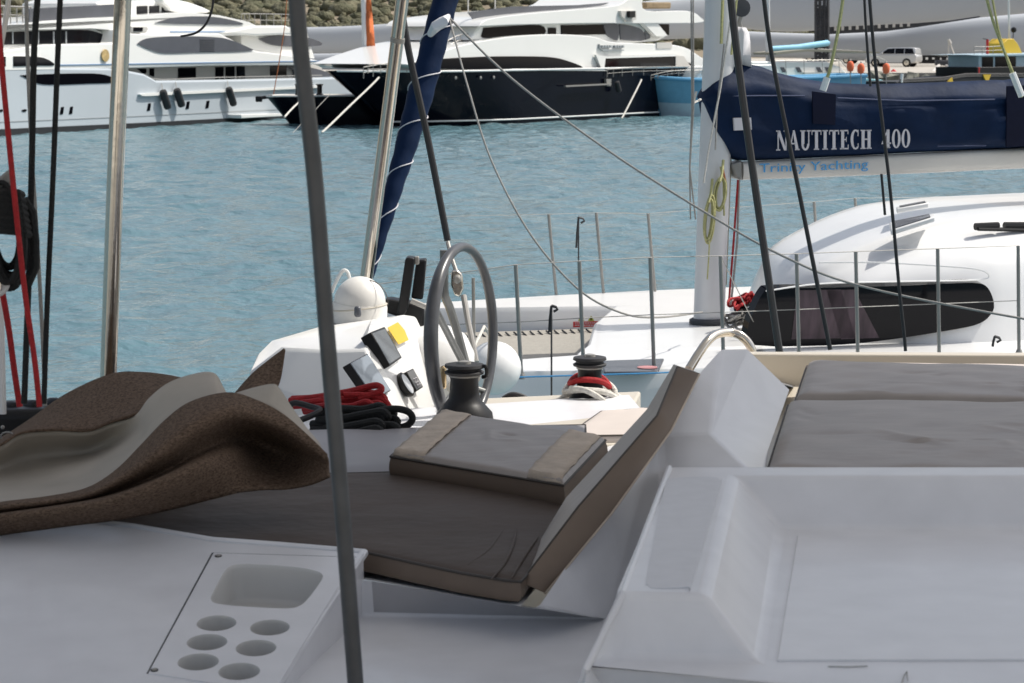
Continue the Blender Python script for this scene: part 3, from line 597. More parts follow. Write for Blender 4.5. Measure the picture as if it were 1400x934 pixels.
# cars -------------------------------------------------------------
def car(px, py, s, rz, paint, label, group):
    c = G(px, py, QZ); c.z = QZ + .004
    root = thing('parked_car', c, label, 'car', group); M = Matrix.Rotation(rz, 3, 'Z')
    def T(x, y, z): return M @ Vector((x * s, y * s, z * s))
    def bld(mb, name, m, par, **k):
        o = mb.build(name, m, root, **k); o.location = (0, 0, 0)
        if par is not root: o.parent = par
        return o
    prof = [(-2.3, .35), (-2.33, .75), (-2.2, .98), (-1.15, 1.1), (2.2, 1.12), (2.32, .9), (2.3, .4), (1.9, .3), (-1.9, .3)]
    bm = MB(); bm.loft([[T(x, y, z if abs(y) < .89 else z) for x, z in prof] for y in (-.9, .9)]); body = bld(bm, 'body', paint, root, bevel=.1 * s, seg=3)
    gh = [(-1.2, 1.08), (-.35, 1.66), (1.75, 1.7), (2.15, 1.6), (2.22, 1.1)]
    gm = MB(); gm.loft([[T(x, -.86 + .12 * (z > 1.3), z) for x, z in gh], [T(x, .86 - .12 * (z > 1.3), z) for x, z in gh]]); bld(gm, 'cabin', paint, root, bevel=.05 * s)
    for sd in (-1, 1):
        for q in ([(-.95, 1.14), (-.33, 1.56), (.3, 1.6), (.3, 1.14)], [(.36, 1.14), (.36, 1.6), (1.15, 1.6), (1.15, 1.14)], [(1.22, 1.14), (1.22, 1.6), (1.9, 1.58), (2.08, 1.14)]):
            w_ = MB(); w_.slab([T(x, sd * (.875 - .12 * ((z - 1.08) / .6)), z) for x, z in q], M @ Vector((0, -sd * .05 * s, 0))); bld(w_, 'window', GLASS, root)
    w_ = MB(); w_.slab([T(-1.17, -.72, 1.15), T(-1.17, .72, 1.15), T(-.42, .62, 1.63), T(-.42, -.62, 1.63)], M @ Vector((.06 * s, 0, -.02 * s))); bld(w_, 'windscreen', GREYGLASS, root)
    for x in (-1.42, 1.42):
        for sd in (-1, 1):
            wh = MB(); wh.lathe([(.2, 0), (.36, .01), (.37, .06), (.37, .18), (.34, .22), (.2, .22)], T(x, sd * .93, .37), M @ Vector((0, -sd, 0)), 18)
            wh2 = bld(wh, 'wheel', TYRE, root); 
            rm = MB(); rm.lathe([(.02, -.02), (.22, -.015), (.23, .02), (.2, .04)], T(x, sd * .93, .37), M @ Vector((0, -sd, 0)), 14); r_ = rm.build('rim', BRUSH, wh2)
    for sd in (-1, 1):
        MBh = MB(); MBh.box(T(-2.26, sd * .66, .82), (.12 * s, .4 * s, .18 * s), M); bld(MBh, 'headlight', LENS, root, bevel=.03)
        MBm = MB(); MBm.box(T(-.75, sd * 1.0, 1.18), (.12 * s, .2 * s, .14 * s), M); bld(MBm, 'mirror', paint, root, bevel=.02)
    bp = MB(); bp.box(T(-2.31, 0, .48), (.1 * s, 1.6 * s, .22 * s), M); bld(bp, 'bumper', BLACKP, root, bevel=.03)
    return root
car(1222, 91.5, .95, R(-32 + 5), CARSILV, 'silver estate car parked on the quay in front of a stored rotor blade', 'cars parked on the quay')
car(1180, 87, .95, R(-35), CARSILV, 'silver car mostly hidden behind the dark stays, left of the other silver car', 'cars parked on the quay')
car(1124, 84, .9, R(-12), CARDARK, 'dark purple car roof showing behind the white sloop', 'cars parked on the quay')
# rotor blades ------------------------------------------------------
def blade(sts, label, tip=None, thick=.45):
    root = thing('rotor_blade', W(sts[0][0], sts[0][2], sts[0][3]), label, 'rotor blade', 'pale grey rotor blades stored on the quay')
    pts = crom([(x, t, b) for x, t, b, D in sts], 40); ds = crom([(D, 0, 0) for *_, D in sts], 40); rings = []
    for (x, t, b), dv in zip(pts, ds):
        D = dv.x; A = W(x, t, D); B = W(x, b, D); c = (A + B) / 2; hz = (A.z - B.z) / 2; tk = min(1.6, hz * thick)
        rings.append([c + Vector((0, tk * math.cos(a), hz * math.sin(a))) for a in [2 * math.pi * k / 20 for k in range(20)]])
    MB().loft(rings).build('blade_shell', BLADE, root)
    return root
blade([(300, 42, 46, 190), (330, 36, 66, 190), (440, 37, 74, 190), (560, 30, 66, 190), (620, 17, 60, 190), (760, 16, 60, 192), (1000, -14, 50, 196)], 'pale grey rotor blade lying behind both superyachts, above another one')
blade([(340, 78, 96, 178), (400, 74, 100, 178), (480, 72, 100, 178), (560, 62, 100, 178), (640, 55, 99, 178), (760, 55, 98, 178), (860, 60, 96, 178)], 'lower rotor blade showing between the white yacht stern and black bow')
blade([(980, -18, 34, 215), (1060, -22, 43, 215), (1150, -26, 40, 215), (1300, -40, 30, 215), (1500, -60, 14, 215)], 'uppermost rotor blade on the dark rack, at the top right')
blade([(1000, 42, 78, 205), (1120, 46, 80, 205), (1210, 42, 82, 205), (1300, 28, 80, 205), (1500, 10, 78, 205)], 'big rotor blade behind the parked silver car, lower right of the rack')
def rack():
    D = 200; root = thing('steel_rack', G(1125, 84, QZ), 'dark steel lattice rack carrying the rotor blades above the blue boom', 'rack')
    root.location = W(1125, 84, D)
    m = MB()
    for x in (1115.5, 1121, 1127, 1132): m.tube([W(x, -20, D), W(x, 84, D)], .14, 4)
    for k in range(15): y = -12 + k * 6.5; m.tube([W(1115, y, D), W(1133, y + (3 if k % 2 else -3), D)], .1, 4)
    m.build('lattice_tower', DARKST, root)
    MB().slab([W(1117, 11, D + .5), W(1131, 11, D + .5), W(1131, 60, D + .5), W(1117, 60, D + .5)], (0, .4, 0)).build('infill_panel', mat('rack_panel', (.10, .11, .125), .7, var=.3), root)
    m = MB(); m.slab([W(x, y, D + 1) for x, y in [(1133, 37), (1250, 32), (1300, 28), (1340, 22), (1340, 24), (1250, 38), (1210, 43), (1133, 47)]], (0, 1.5, 0)); m.build('cradle_beam', DARKST, root)
    m = MB()
    for i in range(11): m.box(W(1142 + i * 10, 39.5 - i * .6, D + .9), (.22, .2, .34))
    m.build('cradle_block', YBEIGE, root)
rack()
def barrier():
    D = 196; rt = thing('blade_cradle', W(1300, 84, D), 'long black cradle under the rotor blade, right of the silver car', 'cradle')
    m = MB(); m.slab([W(x, y, D) for x, y in [(1235, 76), (1480, 74), (1480, 86.5), (1235, 87)]], (0, 1.0, 0)); m.build('beam', BLACKP, rt, smooth=False)
    m = MB()
    for x in (1260, 1267, 1276, 1286, 1296, 1305, 1312, 1328): m.box(W(x, 80.5 + random.uniform(-.5, .5), D - .08), (random.uniform(.1, .28), .1, random.uniform(.14, .26)))
    m.build('cradle_tag', YWHITE, rt, smooth=False)
barrier()
for i, (x, l) in enumerate(((640, 'white lamp post on the hill left of the black yacht roof'), (677, 'thin pale lamp post on the hill, right one of the pair'))):
    b = W(x, 26, 232); b.z = QZ; top = W(x, -12, 232)
    r_ = thing('street_lamp', b, l, 'street lamp', 'lamp posts behind the quay'); tube_obj('post', [b, top], .07, YWHITE, r_, 6)
    tube_obj('lamp_arm', [top, top + Vector((-.7, 0, .5))], .05, YWHITE, r_, 5)
# ================================================================== NEIGHBOURING CATAMARAN (navy sail cover)
NZ = 1.65                                            # its side deck above the water
def neighbour():
    a = W(700, 518, 19.0); b = W(1390, 484, 20.4); d = (b - a); d.z = 0; d.normalize(); n = Vector((-d.y, d.x, 0)); A = Vector((a.x, a.y, 0))
    def L(s, t, z): return A + d * s + n * t + Vector((0, 0, z))
    def N(x, y, t): return P(x, y, A + n * t, n)
    def S_(x, y, t): return (N(x, y, t) - A).dot(d)
    root = thing('catamaran', L(4, 3, 0), 'white sailing catamaran with navy sail cover and rounded cabin moored alongside', 'catamaran')
    s_bow = -1.45
    def hull(t0, t1, name, s_bow):
        rings = []
        for k in range(13):
            s = s_bow + 13.5 * k / 12; f = min(1, k / 4.0); c = (t0 + t1) / 2; hw = (t1 - t0) / 2 * (0.12 + 0.88 * math.sin(f * math.pi / 2))
            zt = NZ + 0.0 * k
            rings.append([L(s, c - hw * q, z) for q, z in ((.75, -.3), (.9, .5), (1, 1.2), (1, zt - .05), (.95, zt))] + [L(s, c + hw * q, z) for q, z in ((.95, zt), (1, zt - .05), (1, 1.2), (.9, .5), (.75, -.3))])
        return MB().loft(rings).build(name, GEL, root, angle=45)
    sf = S_(508, 430, 5.3); hull(-0.12, 1.5, 'hull', -.85); hull(4.5, 6.1, 'hull', sf)
    # bridge deck: starts at the slanting edge forward of the mast
    e0 = N(787, 497, 1.0); e1 = N(842, 432, 4.55)
    s0 = S_(787, 499, 1.2); s1 = S_(845, 432, 4.5)
    bd = MB(); top = [L(s0, 1.2, NZ + .012), L(s0 + .25, 1.6, NZ + .03), L((s0 + s1) / 2, 3.0, NZ + .04), L(s1, 4.6, NZ + .012), L(11, 4.7, NZ + .012), L(11, 1.2, NZ + .012)]
    bd.slab(top, (0, 0, -.65)); bd.build('bridge_deck', GEL, root, bevel=.03)
    mb = MB(); mb.slab([L(s_bow + 1.3, .75, NZ - .23), L(s0 + .3, .75, NZ - .23), L(s1 + .1, 4.7, NZ - .23), L(sf + .6, 4.8, NZ - .23)], (0, 0, -.02)); mb.build('trampoline', NET, root, smooth=False)
    mb = MB(); mb.tube([L(s_bow + 1.2, 1.0, NZ - .3), L(sf + .5, 5.2, NZ - .3)], .07, 12); mb.build('crossbeam', ALU, root)
    mb = MB()
    for k in range(22):
        q = k / 21; p = L(sf + .6 + (s1 - sf - .6) * q, 4.50, NZ - .21); mb.tube([p, p + n * -.14 + Vector((0, 0, -.02))], .012, 4)
    mb.build('net_lacing', BLACKR, root)
    # deck hatch with red mark, sticker on the far hull
    h0 = [G(x, y, NZ + .03) for x, y in [(822, 497), (908, 494), (900, 511.5), (826, 512.5)]]
    hh = MB().slab(h0, (0, 0, .025)).build('hatch', GREYGLASS, root, bevel=.01)
    c = G(885, 502.5, NZ + .058); MB().lathe([(.085, 0), (.085, .004)], c, (0, 0, 1), 18).build('hatch_mark', mat('pale_red', (.55, .25, .25), .5), hh)
    tt = 4.47
    st = MB().slab([N(x, y, tt) for x, y in [(783.5, 440), (819.5, 439), (819.5, 446.5), (783.5, 447.5)]], n * -.006).build('warning_sticker', RED, root, smooth=False)
    mb = MB()
    for yy in (441.6, 444.6):
        x = 786
        while x < 817:
            wv = random.uniform(1.2, 3.2); mb.slab([N(x, yy - .5, tt - .01), N(x + wv, yy - .5, tt - .01), N(x + wv, yy + .6, tt - .01), N(x, yy + .6, tt - .01)], n * -.003); x += wv + .9
    mb.build('sticker_text', LETW, st, smooth=False)
    for x in (794.5, 808):
        MB().slab([N(x - 4.5, 439, tt), N(x, 431.5, tt), N(x + 4.5, 439, tt)], n * -.006).build('warning_triangle', mat('sticker_yellow', (.42, .42, .03), .5), st, smooth=False)
        MB().slab([N(x - .7, 438, tt - .008), N(x - .7, 434, tt - .008), N(x + .7, 434, tt - .008), N(x + .7, 438, tt - .008)], n * -.003).build('triangle_mark', BLACKP, st, smooth=False)
    # blue tape along the deck edge
    tube_obj('deck_line', [G(600, 518, NZ + .015), G(700, 516, NZ + .015), G(900, 510, NZ + .06), G(935, 508, NZ + .06)], .007, mat('blue_line', (.05, .28, .55), .6), root, 6)
    # ---- coachroof
    def zr(x, y, t): return N(x, y, t).z
    prof = [(1012, 474), (1022, 440), (1036, 398), (1048, 372), (1075, 346), (1150, 313), (1215, 294), (1260, 286), (1330, 279), (1400, 275), (1520, 270), (1700, 268)]
    rings = []
    for i, (x, y) in enumerate(prof):
        s = S_(x, y, 3.0); z = max(zr(x, y, 3.0), NZ + .02); k = i / 11; hgt = z - NZ
        c = 3.0; fr_ = [0.30, .50, .66, .78, .88, .96, 1, 1, 1, 1, 1, 1][i]
        W0 = 2.1 * fr_
        ring = []
        for q, zz in ((1.0, 0), (.955, .42), (.91, .64), (.84, .80), (.68, .905), (.60, .925), (.57, .985), (.46, 1.0), (.25, 1.0)):
            ring.append(L(s + (1 - q) * .0, c - W0 * q, NZ + hgt * zz))
        nf = [1, 1, 1, 1, .85, .6, .35, .15, 0, 0, 0, 0][i]
        ring += [L(s + nf * .38 * (c - (p - A).dot(n)), 2 * c - (p - A).dot(n), p.z) for p in ring[::-1]]
        rings.append(ring)
    # resample along length for a smooth nose
    cols = [crom([r[j] for r in rings], 40) for j in range(len(rings[0]))]
    rr = [[cols[j][i] for j in range(len(cols))] for i in range(40)]
    cab = MB().loft(rr).build('cabin', GEL, root, angle=50)
    # ---- side window follows the cabin wall: inclined plane through the wall
    wn = (n * 1.0 + Vector((0, 0, .18))).normalized()
    wp = L(4, 3.0 - 2.1 * .985 - .03, NZ + .3)
    def Wd(x, y, o=0): return P(x, y, wp - wn * o, wn)
    outline = smooth_px([(1018, 471), (1026, 437), (1043, 401), (1058, 394.5), (1120, 393.5), (1225, 391), (1300, 387.5), (1335, 387), (1350, 393), (1358.5, 412), (1356, 428), (1335, 444), (1275, 455.5), (1205, 466), (1140, 472), (1060, 474)], 70)
    win = MB().slab([Wd(x, y) for x, y in outline], wn * .12).build('side_window', GLASS, root, smooth=False)
    MB().tube([Wd(x, y, .004) for x, y in smooth_px([(1047, 398), (1120, 388), (1225, 385), (1330, 383), (1352, 379), (1340, 369), (1290, 364), (1200, 359), (1120, 359)], 40)], .008, 5).build('window_moulding', GEL, root)
    cr = MB()
    for x0, x1, x2, x3 in ((1090, 1150, 1170, 1082), (1130, 1168, 1202, 1150)):
        q = [Wd(x0, 397, .004), Wd(x1, 396, .004), Wd(x2, 462, .004), Wd(x3, 464, .004)]; cr.slab(q, wn * .002 - wn * .003)
    cr.build('curtain', CURT, win, smooth=False)
    # roof hatches
    for i, q in enumerate(([(1216, 311), (1276, 299), (1278, 303.5), (1218, 322.5)], [(1225, 290), (1268, 282), (1270, 284), (1226, 292)])):
        zz = [zr(x, y, 1.6 if i == 0 else 2.2) for x, y in q]; t = 1.55 if i == 0 else 2.2
        pts = [N(q[0][0], q[0][1], t + .3), N(q[1][0], q[1][1], t + .3), N(q[2][0], q[2][1], t), N(q[3][0], q[3][1], t)]
        hf = MB().slab(pts, (0, 0, .05)).build('roof_hatch', GEL, root, bevel=.012)
        cc = sum(pts, Vector()) / 4; MB().slab([cc + (p - cc) * .8 + Vector((0, 0, .052)) for p in pts], (0, 0, .008)).build('hatch_pane', GREYGLASS, hf)
    wb = MB(); wb.tube([N(1337, 313, 1.45), N(1480, 316, 1.45)], .022, 6); wb.tube([N(1333, 310, 1.47), N(1365, 308.5, 1.47)], .035, 8); wb.tube([N(1373, 308.5, 1.47), N(1480, 308.5, 1.47)], .035, 8)
    wb.build('wiper', BLACKP, root)
    # ---- mast and collar
    mp = g(969, 442, H - NZ - .03); ms = (mp - A).dot(d); mt = (mp - A).dot(n)
    rings = []
    for z, k in ((NZ, 1), (6, 1), (13, .98), (14, .9)):
        lean = d * ((z - NZ) * .028)
        rings.append([L(ms, mt, z) + lean + d * (.155 * k * math.cos(q)) + n * (.12 * k * math.sin(q)) for q in [2 * math.pi * i / 24 for i in range(24)]])
    mast = MB().loft(rings).build('mast', ALU, root, angle=60)
    MB().lathe([(.19, 0), (.19, .035), (.165, .05)], L(ms, mt, NZ + .03), (0, 0, 1), 24).build('mast_collar', DARKST, mast)
    trk = MB(); trk.box(L(ms, mt, 5.5) + d * (.155 * 1 + .11) , (.05, .05, 7.6), None); trk = MB().tube([L(ms, mt, NZ + .4) + d * .16, L(ms, mt, 9) + d * (.16 + .2)], .025, 6).build('sail_track', mat('track_grey', (.35, .33, .25), .5), mast)
    # ---- boom with lettering
    bs0 = S_(1008, 232, mt); rings = []
    for x, yt, yb in ((1012, 221, 246), (1100, 217, 243), (1250, 209, 237), (1400, 202, 230), (1800, 180, 208)):
        a_ = N(x, yt, mt); b_ = N(x, yb, mt); c = (a_ + b_) / 2; hz = (a_.z - b_.z) / 2
        rings.append([c + n * (.09 * (abs(math.cos(q)) ** .5) * (1 if math.cos(q) > 0 else -1)) + Vector((0, 0, hz * (abs(math.sin(q)) ** .6) * (1 if math.sin(q) > 0 else -1))) for q in [2 * math.pi * (i + .5) / 20 for i in range(20)]])
    boom = MB().loft(rings).build('boom', BOOMB, root, angle=40)
    MB().slab([N(x, y, mt - .08) for x, y in [(1000, 224), (1015, 219), (1016, 247), (1006, 244)]], n * .16).build('gooseneck', STEEL, boom, bevel=.02)
    vs, fs = text_mesh('Trinity Yachting'); mx = max(v.x for v in vs)
    mb = MB(); P0 = N(1038, 236, mt - .108); P1 = N(1187, 230, mt - .108); ex = (P1 - P0) / mx; ez = Vector((0, 0, 1)) * (18.5 / F * 21.5)
    mb.add([P0 + ex * v.x + ez * v.y * 1.0 for v in vs], fs); mb.build('boom_lettering', LETB, boom, smooth=False, recalc=False, solid=.004, soff=0)
    # ---- sail cover
    top = [(958, 131), (964, 118), (974, 104), (986, 94), (1000, 89.5), (1020, 88), (1038, 91), (1060, 99), (1090, 106), (1130, 112.5), (1180, 115), (1240, 114), (1300, 112), (1360, 109.5), (1372, 110), (1400, 107), (1500, 104), (1800, 96)]
    bot = [(960, 140), (965, 160), (973, 182), (982, 198), (994, 214), (1006, 219), (1030, 219.5), (1060, 218.5), (1090, 217), (1130, 215), (1180, 212.5), (1240, 209), (1300, 206.5), (1360, 204), (1372, 203.5), (1400, 202), (1500, 197), (1800, 184)]
    T = crom([(x, y, 0) for x, y in top], 90); B = crom([(x, y, 0) for x, y in bot], 90); rings = []
    rnd = random.Random(5)
    for i in range(90):
        a_ = N(T[i].x, T[i].y, mt); b_ = N(B[i].x, B[i].y, mt); hz = a_.z - b_.z; k = min(1, i / 8)
        ring = []
        m_ = 18
        for side in (-1, 1):
            for j in range(m_):
                v = j / (m_ - 1) if side == -1 else 1 - j / (m_ - 1)
                # half width: flat lower wall, a tuck two thirds up, narrow folded top
                w_ = .20 * (1 - math.exp(-v * 16)) * (1 if v < .72 else 1 - ((v - .72) / .28) ** 1.6 * .85)
                xx = T[i].x
                fold = .035 * math.exp(-((v - (.80 - .0005 * (xx - 1050) + .08 * math.exp(-((xx - 1060) / 60) ** 2))) / .035) ** 2) if side == -1 and xx > 1010 else 0
                wr = .012 * math.sin(xx * .055 + v * 6) + .010 * math.sin(xx * .021 - v * 9) + .016 * math.exp(-((xx - 1372) / 14) ** 2) * math.sin(v * 20)
                w_ = max(.004, w_ * (.45 + .55 * k) - fold + (wr if .04 < v < .95 else 0))
                ring.append(b_.lerp(a_, v) + n * (side * w_))
        rings.append(ring)
    cover = MB().loft(rings).build('sail_cover', NAVY, root, angle=80)
    cover['label'] = 'navy blue canvas sail cover with white lettering'
    ct = mt - .232
    def CV(x, y, o=0): return N(x, y, ct - o)
    MB().slab([CV(1003.5, 161.5), CV(1027, 161), (CV(1028, 177.5)), CV(1004.5, 178.5)], n * .03).build('cover_label', LETW, cover, smooth=False)
    MB().slab([CV(1111, 125), CV(1143, 129), CV(1142, 171), CV(1112, 169)], n * .02).build('cover_patch', NAVYD, cover, smooth=False)
    MB().slab([CV(1377, 118), CV(1500, 112), CV(1500, 196), CV(1376, 201)], n * .02).build('cover_panel', NAVYD, cover, smooth=False)
    for q in ([(1000, 131.5), (1040, 131), (1100, 131)], [(1145, 134), (1240, 138), (1360, 136)], [(1282, 200), (1315, 199.5), (1348, 199.3)]):
        tube_obj('seam', [CV(x, y, -.02) for x, y in q], .007, mat('seam_thread', (.03, .045, .10), .8), cover, 4)
    # lettering: condensed serif capitals
    def letter(ch):
        P_ = []; K = .22; k_ = .09; s = .06
        def rc(x0, y0, x1, y1): P_.append([(x0, y0), (x1, y0), (x1, y1), (x0, y1)])
        def serif(xc, y, wv=.36): rc(xc - wv / 2, y - (s if y > .5 else 0), xc + wv / 2, y + (0 if y > .5 else s))
        def arc(cx, cy, rx, ry, a0, a1, tk, tn, n_=16):
            for i in range(n_):
                q0 = R(a0 + (a1 - a0) * i / n_); q1 = R(a0 + (a1 - a0) * (i + 1) / n_)
                P_.append([(cx + rx * math.cos(q0), cy + ry * math.sin(q0)), (cx + rx * math.cos(q1), cy + ry * math.sin(q1)), (cx + (rx - tk) * math.cos(q1), cy + (ry - tn) * math.sin(q1)), (cx + (rx - tk) * math.cos(q0), cy + (ry - tn) * math.sin(q0))])
        if ch == 'N': rc(.12, 0, .2, 1); rc(.72, 0, .8, 1); P_.append([(.06, 1), (.30, 1), (.80, 0), (.62, 0)]); serif(.16, 0, .3); serif(.74, 1, .3); serif(.14, 1, .26); return P_, .92
        if ch == 'A': P_.append([(.1, 0), (.18, 0), (.42, .9), (.38, 1)]); P_.append([(.36, 1), (.5, 1), (.82, 0), (.58, 0)]); rc(.24, .3, .62, .37); serif(.14, 0, .26); serif(.70, 0, .34); return P_, .9
        if ch == 'U': rc(.12, .3, .12 + K, 1); rc(.64, .3, .72, 1); arc(.42, .32, .30, .34, 180, 360, .16, .1); serif(.23, 1, .4); serif(.68, 1, .3); return P_, .86
        if ch == 'T': rc(.3, 0, .3 + K, 1); rc(.04, .93, .78, 1); rc(.04, .76, .09, 1); rc(.73, .76, .78, 1); serif(.41, 0, .38); return P_, .84
        if ch == 'I': rc(.12, 0, .12 + K, 1); serif(.23, 0, .4); serif(.23, 1, .4); return P_, .5
        if ch == 'E': rc(.12, 0, .12 + K, 1); rc(.04, .93, .66, 1); rc(.04, 0, .68, .07); rc(.3, .47, .52, .54); rc(.61, .78, .66, 1); rc(.63, 0, .68, .24); rc(.49, .38, .53, .64); return P_, .76
        if ch == 'C': arc(.46, .5, .38, .52, 55, 305, .2, .08); rc(.62, .68, .68, 1); rc(.63, .1, .68, .3); return P_, .8
        if ch == 'H': rc(.12, 0, .12 + K, 1); rc(.58, 0, .58 + K, 1); rc(.3, .47, .62, .54); [serif(x, y, .38) for x in (.23, .69) for y in (0, 1)]; return P_, .96
        if ch == '0': arc(.38, .5, .34, .52, 0, 360, .19, .07, 28); return P_, .76
        if ch == '4': rc(.42, 0, .42 + K, 1); rc(.02, .22, .76, .3); P_.append([(.02, .26), (.12, .26), (.5, .9), (.46, 1)]); serif(.53, 0, .36); return P_, .8
        return P_, .55
    mb = MB(); seq = []; x = 0
    for ch in 'NAUTITECH':
        Pl, adv = letter(ch); seq.append((Pl, x)); x += adv
    tot = x; 
    def put(seq, tot, x0, x1, yb0, yb1, hgt0, hgt1):
        for Pl, xo in seq:
            for poly in Pl:
                pts = []
                for u, v in poly:
                    q = (u + xo) / tot; px = x0 + (x1 - x0) * q; yb = yb0 + (yb1 - yb0) * q; pts.append(CV(px, yb - (hgt0 + (hgt1 - hgt0) * q) * v, .004))
                mb.add(pts, [[0, 1, 2, 3]])
    put(seq, tot, 1061, 1193, 206, 203.5, 27.5, 26)
    mb.build('cover_name', LETW, cover, smooth=False, recalc=False, solid=.003, soff=0); mb = MB()
    seq = []; x = 0
    for ch in '400':
        Pl, adv = letter(ch); seq.append((Pl, x)); x += adv
    put(seq, x, 1205, 1245, 202.8, 201.5, 25.5, 24.5)
    mb.build('cover_number', LETW, cover, smooth=False, recalc=False, solid=.003, soff=0)
    # white sail head standing out of the cover
    sh = []
    for x0, x1, y in ((979, 1028, 92), (983, 1026, 75), (990, 1024, 58), (998, 1022, 45), (1004, 1018, 38)):
        sh.append([N(x0 + (x1 - x0) * k, y, mt - .05 + .05 * math.sin(k * 5 + y)) for k in (0, .25, .5, .75, 1)])
    MB().loft(sh, closed=False).build('sail_head', FABW, root, solid=.02)
    MB().lathe([(.03, -.02), (.085, -.015), (.085, .015), (.03, .02)], N(1014, 11, mt - .02), n, 16).build('masthead_block', DARKST, root)
    tube_obj('shackle', [N(1014, 18, mt), N(1011, 30, mt), N(1013, 40, mt)], .02, STEEL, root)
    # ---- stanchions and lifelines
    near = [(713, 518, 705, 362), (799, 516, 792, 357), (897, 515, 889, 352), (992, 500, 985, 350), (1093, 480, 1089, 347), (1173, 480, 1170, 344), (1285, 478, 1282, 340), (1397, 476, 1392, 336)]
    tops = []; mids = []
    for i, (xb, yb, xt, yt) in enumerate(near):
        s = S_(xb, yb, 0.02) if yb > 512 else None
        pt = N(xt, yt, -.0); pb = Vector((pt.x, pt.y, NZ)) + d * .05 + n * .02
        if i == 0: pb = N(713, 518, .0)
        st_ = tube_obj('stanchion', [pb, pt], .0165, STEEL, root, 8); tops.append(pt); mids.append(pt.lerp(pb, .5))
        MB().lathe([(.035, 0), (.035, .012), (.022, .05)], pb, (0, 0, 1), 12).build('stanchion_base', STEEL, st_)
    far = [(750, 293), (815, 291), (886, 292), (1113, 276), (1169, 271), (1258, 270), (1345, 267)]
    ft = []
    for x, y in far:
        pt = N(x, y, 5.9); pb = Vector((pt.x, pt.y, NZ)) + d * .09
        tube_obj('stanchion', [pb, pt], .0165, STEEL, root, 8); ft.append(pt)
    def wire(pts, r=.004, nm='lifeline', m=STEEL): return tube_obj(nm, pts, r, m, root, 5)
    wire([tops[0] - d * 1.4 - Vector((0, 0, .15))] + tops); wire([mids[0] - d * 1.4] + mids)
    wire([ft[0] - d * 1.2] + ft, .003)
    wire([N(985, 350, .1), N(1045, 470, 1.2)], .005)
    # small black ties on the lifelines
    for x, y, l in ((791, 297, 42), (754, 418, 36), (1360, 460, 14)):
        t_ = MB(); t = 0.0 if x > 1000 or y > 400 else 5.6
        p = N(x, y, t); t_.tube([p, N(x - 2, y + l * .5, t), N(x - 3, y + l, t)], .012, 5); t_.tube([N(x, y, t), N(x + 6, y + 2, t), N(x + 8, y + 5, t), N(x + 3, y + 8, t)], .012, 5)
        t_.build('cord_tie', BLACKR, root)
    wire([N(754, 420, 0), N(754, 560, -.2)], .008, 'cord', BLACKR); wire([N(791, 300, 5.6), N(791, 358, 5.6)], .008, 'cord', BLACKR)
    # ---- furled headsail on the forestay
    fp = crom([W(497, 405, 20.3), W(535, 270, 20.6), W(572, 140, 20.9), W(609, 0, 21.2), W(660, -190, 21.7)], 60); wd = []
    for i, p in enumerate(fp):
        k = i / 59; wd.append(.02 + .095 * min(1, k * 2.0) ** .8 + .004 * math.sin(i * 1.7))
    fs_ = MB().tube(fp, wd, 16).build('furled_headsail', NAVY, root); fs_['label'] = 'navy blue rolled headsail wound with pale cord'
    # spiral seams
    hp = []
    for i in range(50 * 8):
        k = i / (50 * 8 - 1); j = k * 58.99; a = int(j); p = fp[a].lerp(fp[a + 1], j - a); t = (fp[a + 1] - fp[a]).normalized(); ux = Vector((0, 1, 0)).cross(t).normalized(); uy = t.cross(ux)
        r_ = wd[a] + .004; q = k * 2 * math.pi * 8.5; hp.append(p + (ux * math.cos(q) + uy * math.sin(q)) * r_)
    MB().tube(hp, .0055, 5).build('winding_cord', LETW, fs_)
    MB().tube([W(588, 47, 20.92), W(596, 36, 20.8), W(606, 30, 20.8), W(613, 22, 21.0)], [.03, .05, .05, .02], 8).build('clew_patch', FABW, fs_)
    # ---- mast gear
    m = MB()
    for dx in (0, 7): m.tube([N(945 + dx * .4, 0, mt - .5), N(946 + dx * .3, 150, mt - .5), N(943, 230, mt - .4), N(944 + dx, 300, mt - .3)], .008, 5)
    m.build('halyard_pair', ROPEG, root)
    tube_obj('topping_lift', [N(952, 125, mt - .3), N(948, 141, mt - .3), N(958, 136, mt - .2)], .012, ROPEW, root, 5)
    for pl, r_, mm in (([(998, 30), (985, 120), (968, 210), (962, 250)], .010, ROPEW), ([(990, 60), (980, 150), (978, 205)], .008, ROPEG), ([(1007, 0), (1004, 30), (1000, 75)], .012, ROPEY), ([(988, 0), (986, 60)], .016, ROPEY)):
        tube_obj('halyard', [N(x, y, mt - .24) for x, y in pl], r_, mm, root, 5)
    rnd = random.Random(4)
    for cx, cy, rx, ry, nn, t_ in ((967, 300, 6.5, 33, 7, .0), (982, 265, 8, 24, 5, .0)):
        m = MB()
        for k in range(nn):
            a_, b_ = rx * rnd.uniform(.55, 1.05), ry * rnd.uniform(.8, 1.05); ox = rnd.uniform(-1.5, 1.5)
            m.tube([N(cx + ox + a_ * math.cos(q) + (2.5 * (1 - math.sin(q))), cy + b_ * math.sin(q), mt - .19 - .012 * k) for q in [2 * math.pi * i / 24 for i in range(24)]], .010, 5, closed=True)
        m.tube([N(cx + 2, cy - ry * .7, mt - .3), N(cx + 5, cy - ry - 3, mt - .26), N(cx + 7, cy - ry - 22, mt - .2)], .014, 5)
        if cx == 967: m.tube([N(970, 330, mt - .28), N(969, 352, mt - .22), N(967, 382, mt - .2)], .007, 4)
        m.build('coiled_line', ROPEY, root)
    for dx, mm in ((0, ROPER), (5, ROPEG)):
        tube_obj('mast_tackle', [N(1009 + dx * .3, 246, mt - .1), N(1003 + dx, 330, mt - .1), N(996 + dx * .6, 420, mt - .15)], .011, mm, root, 5)
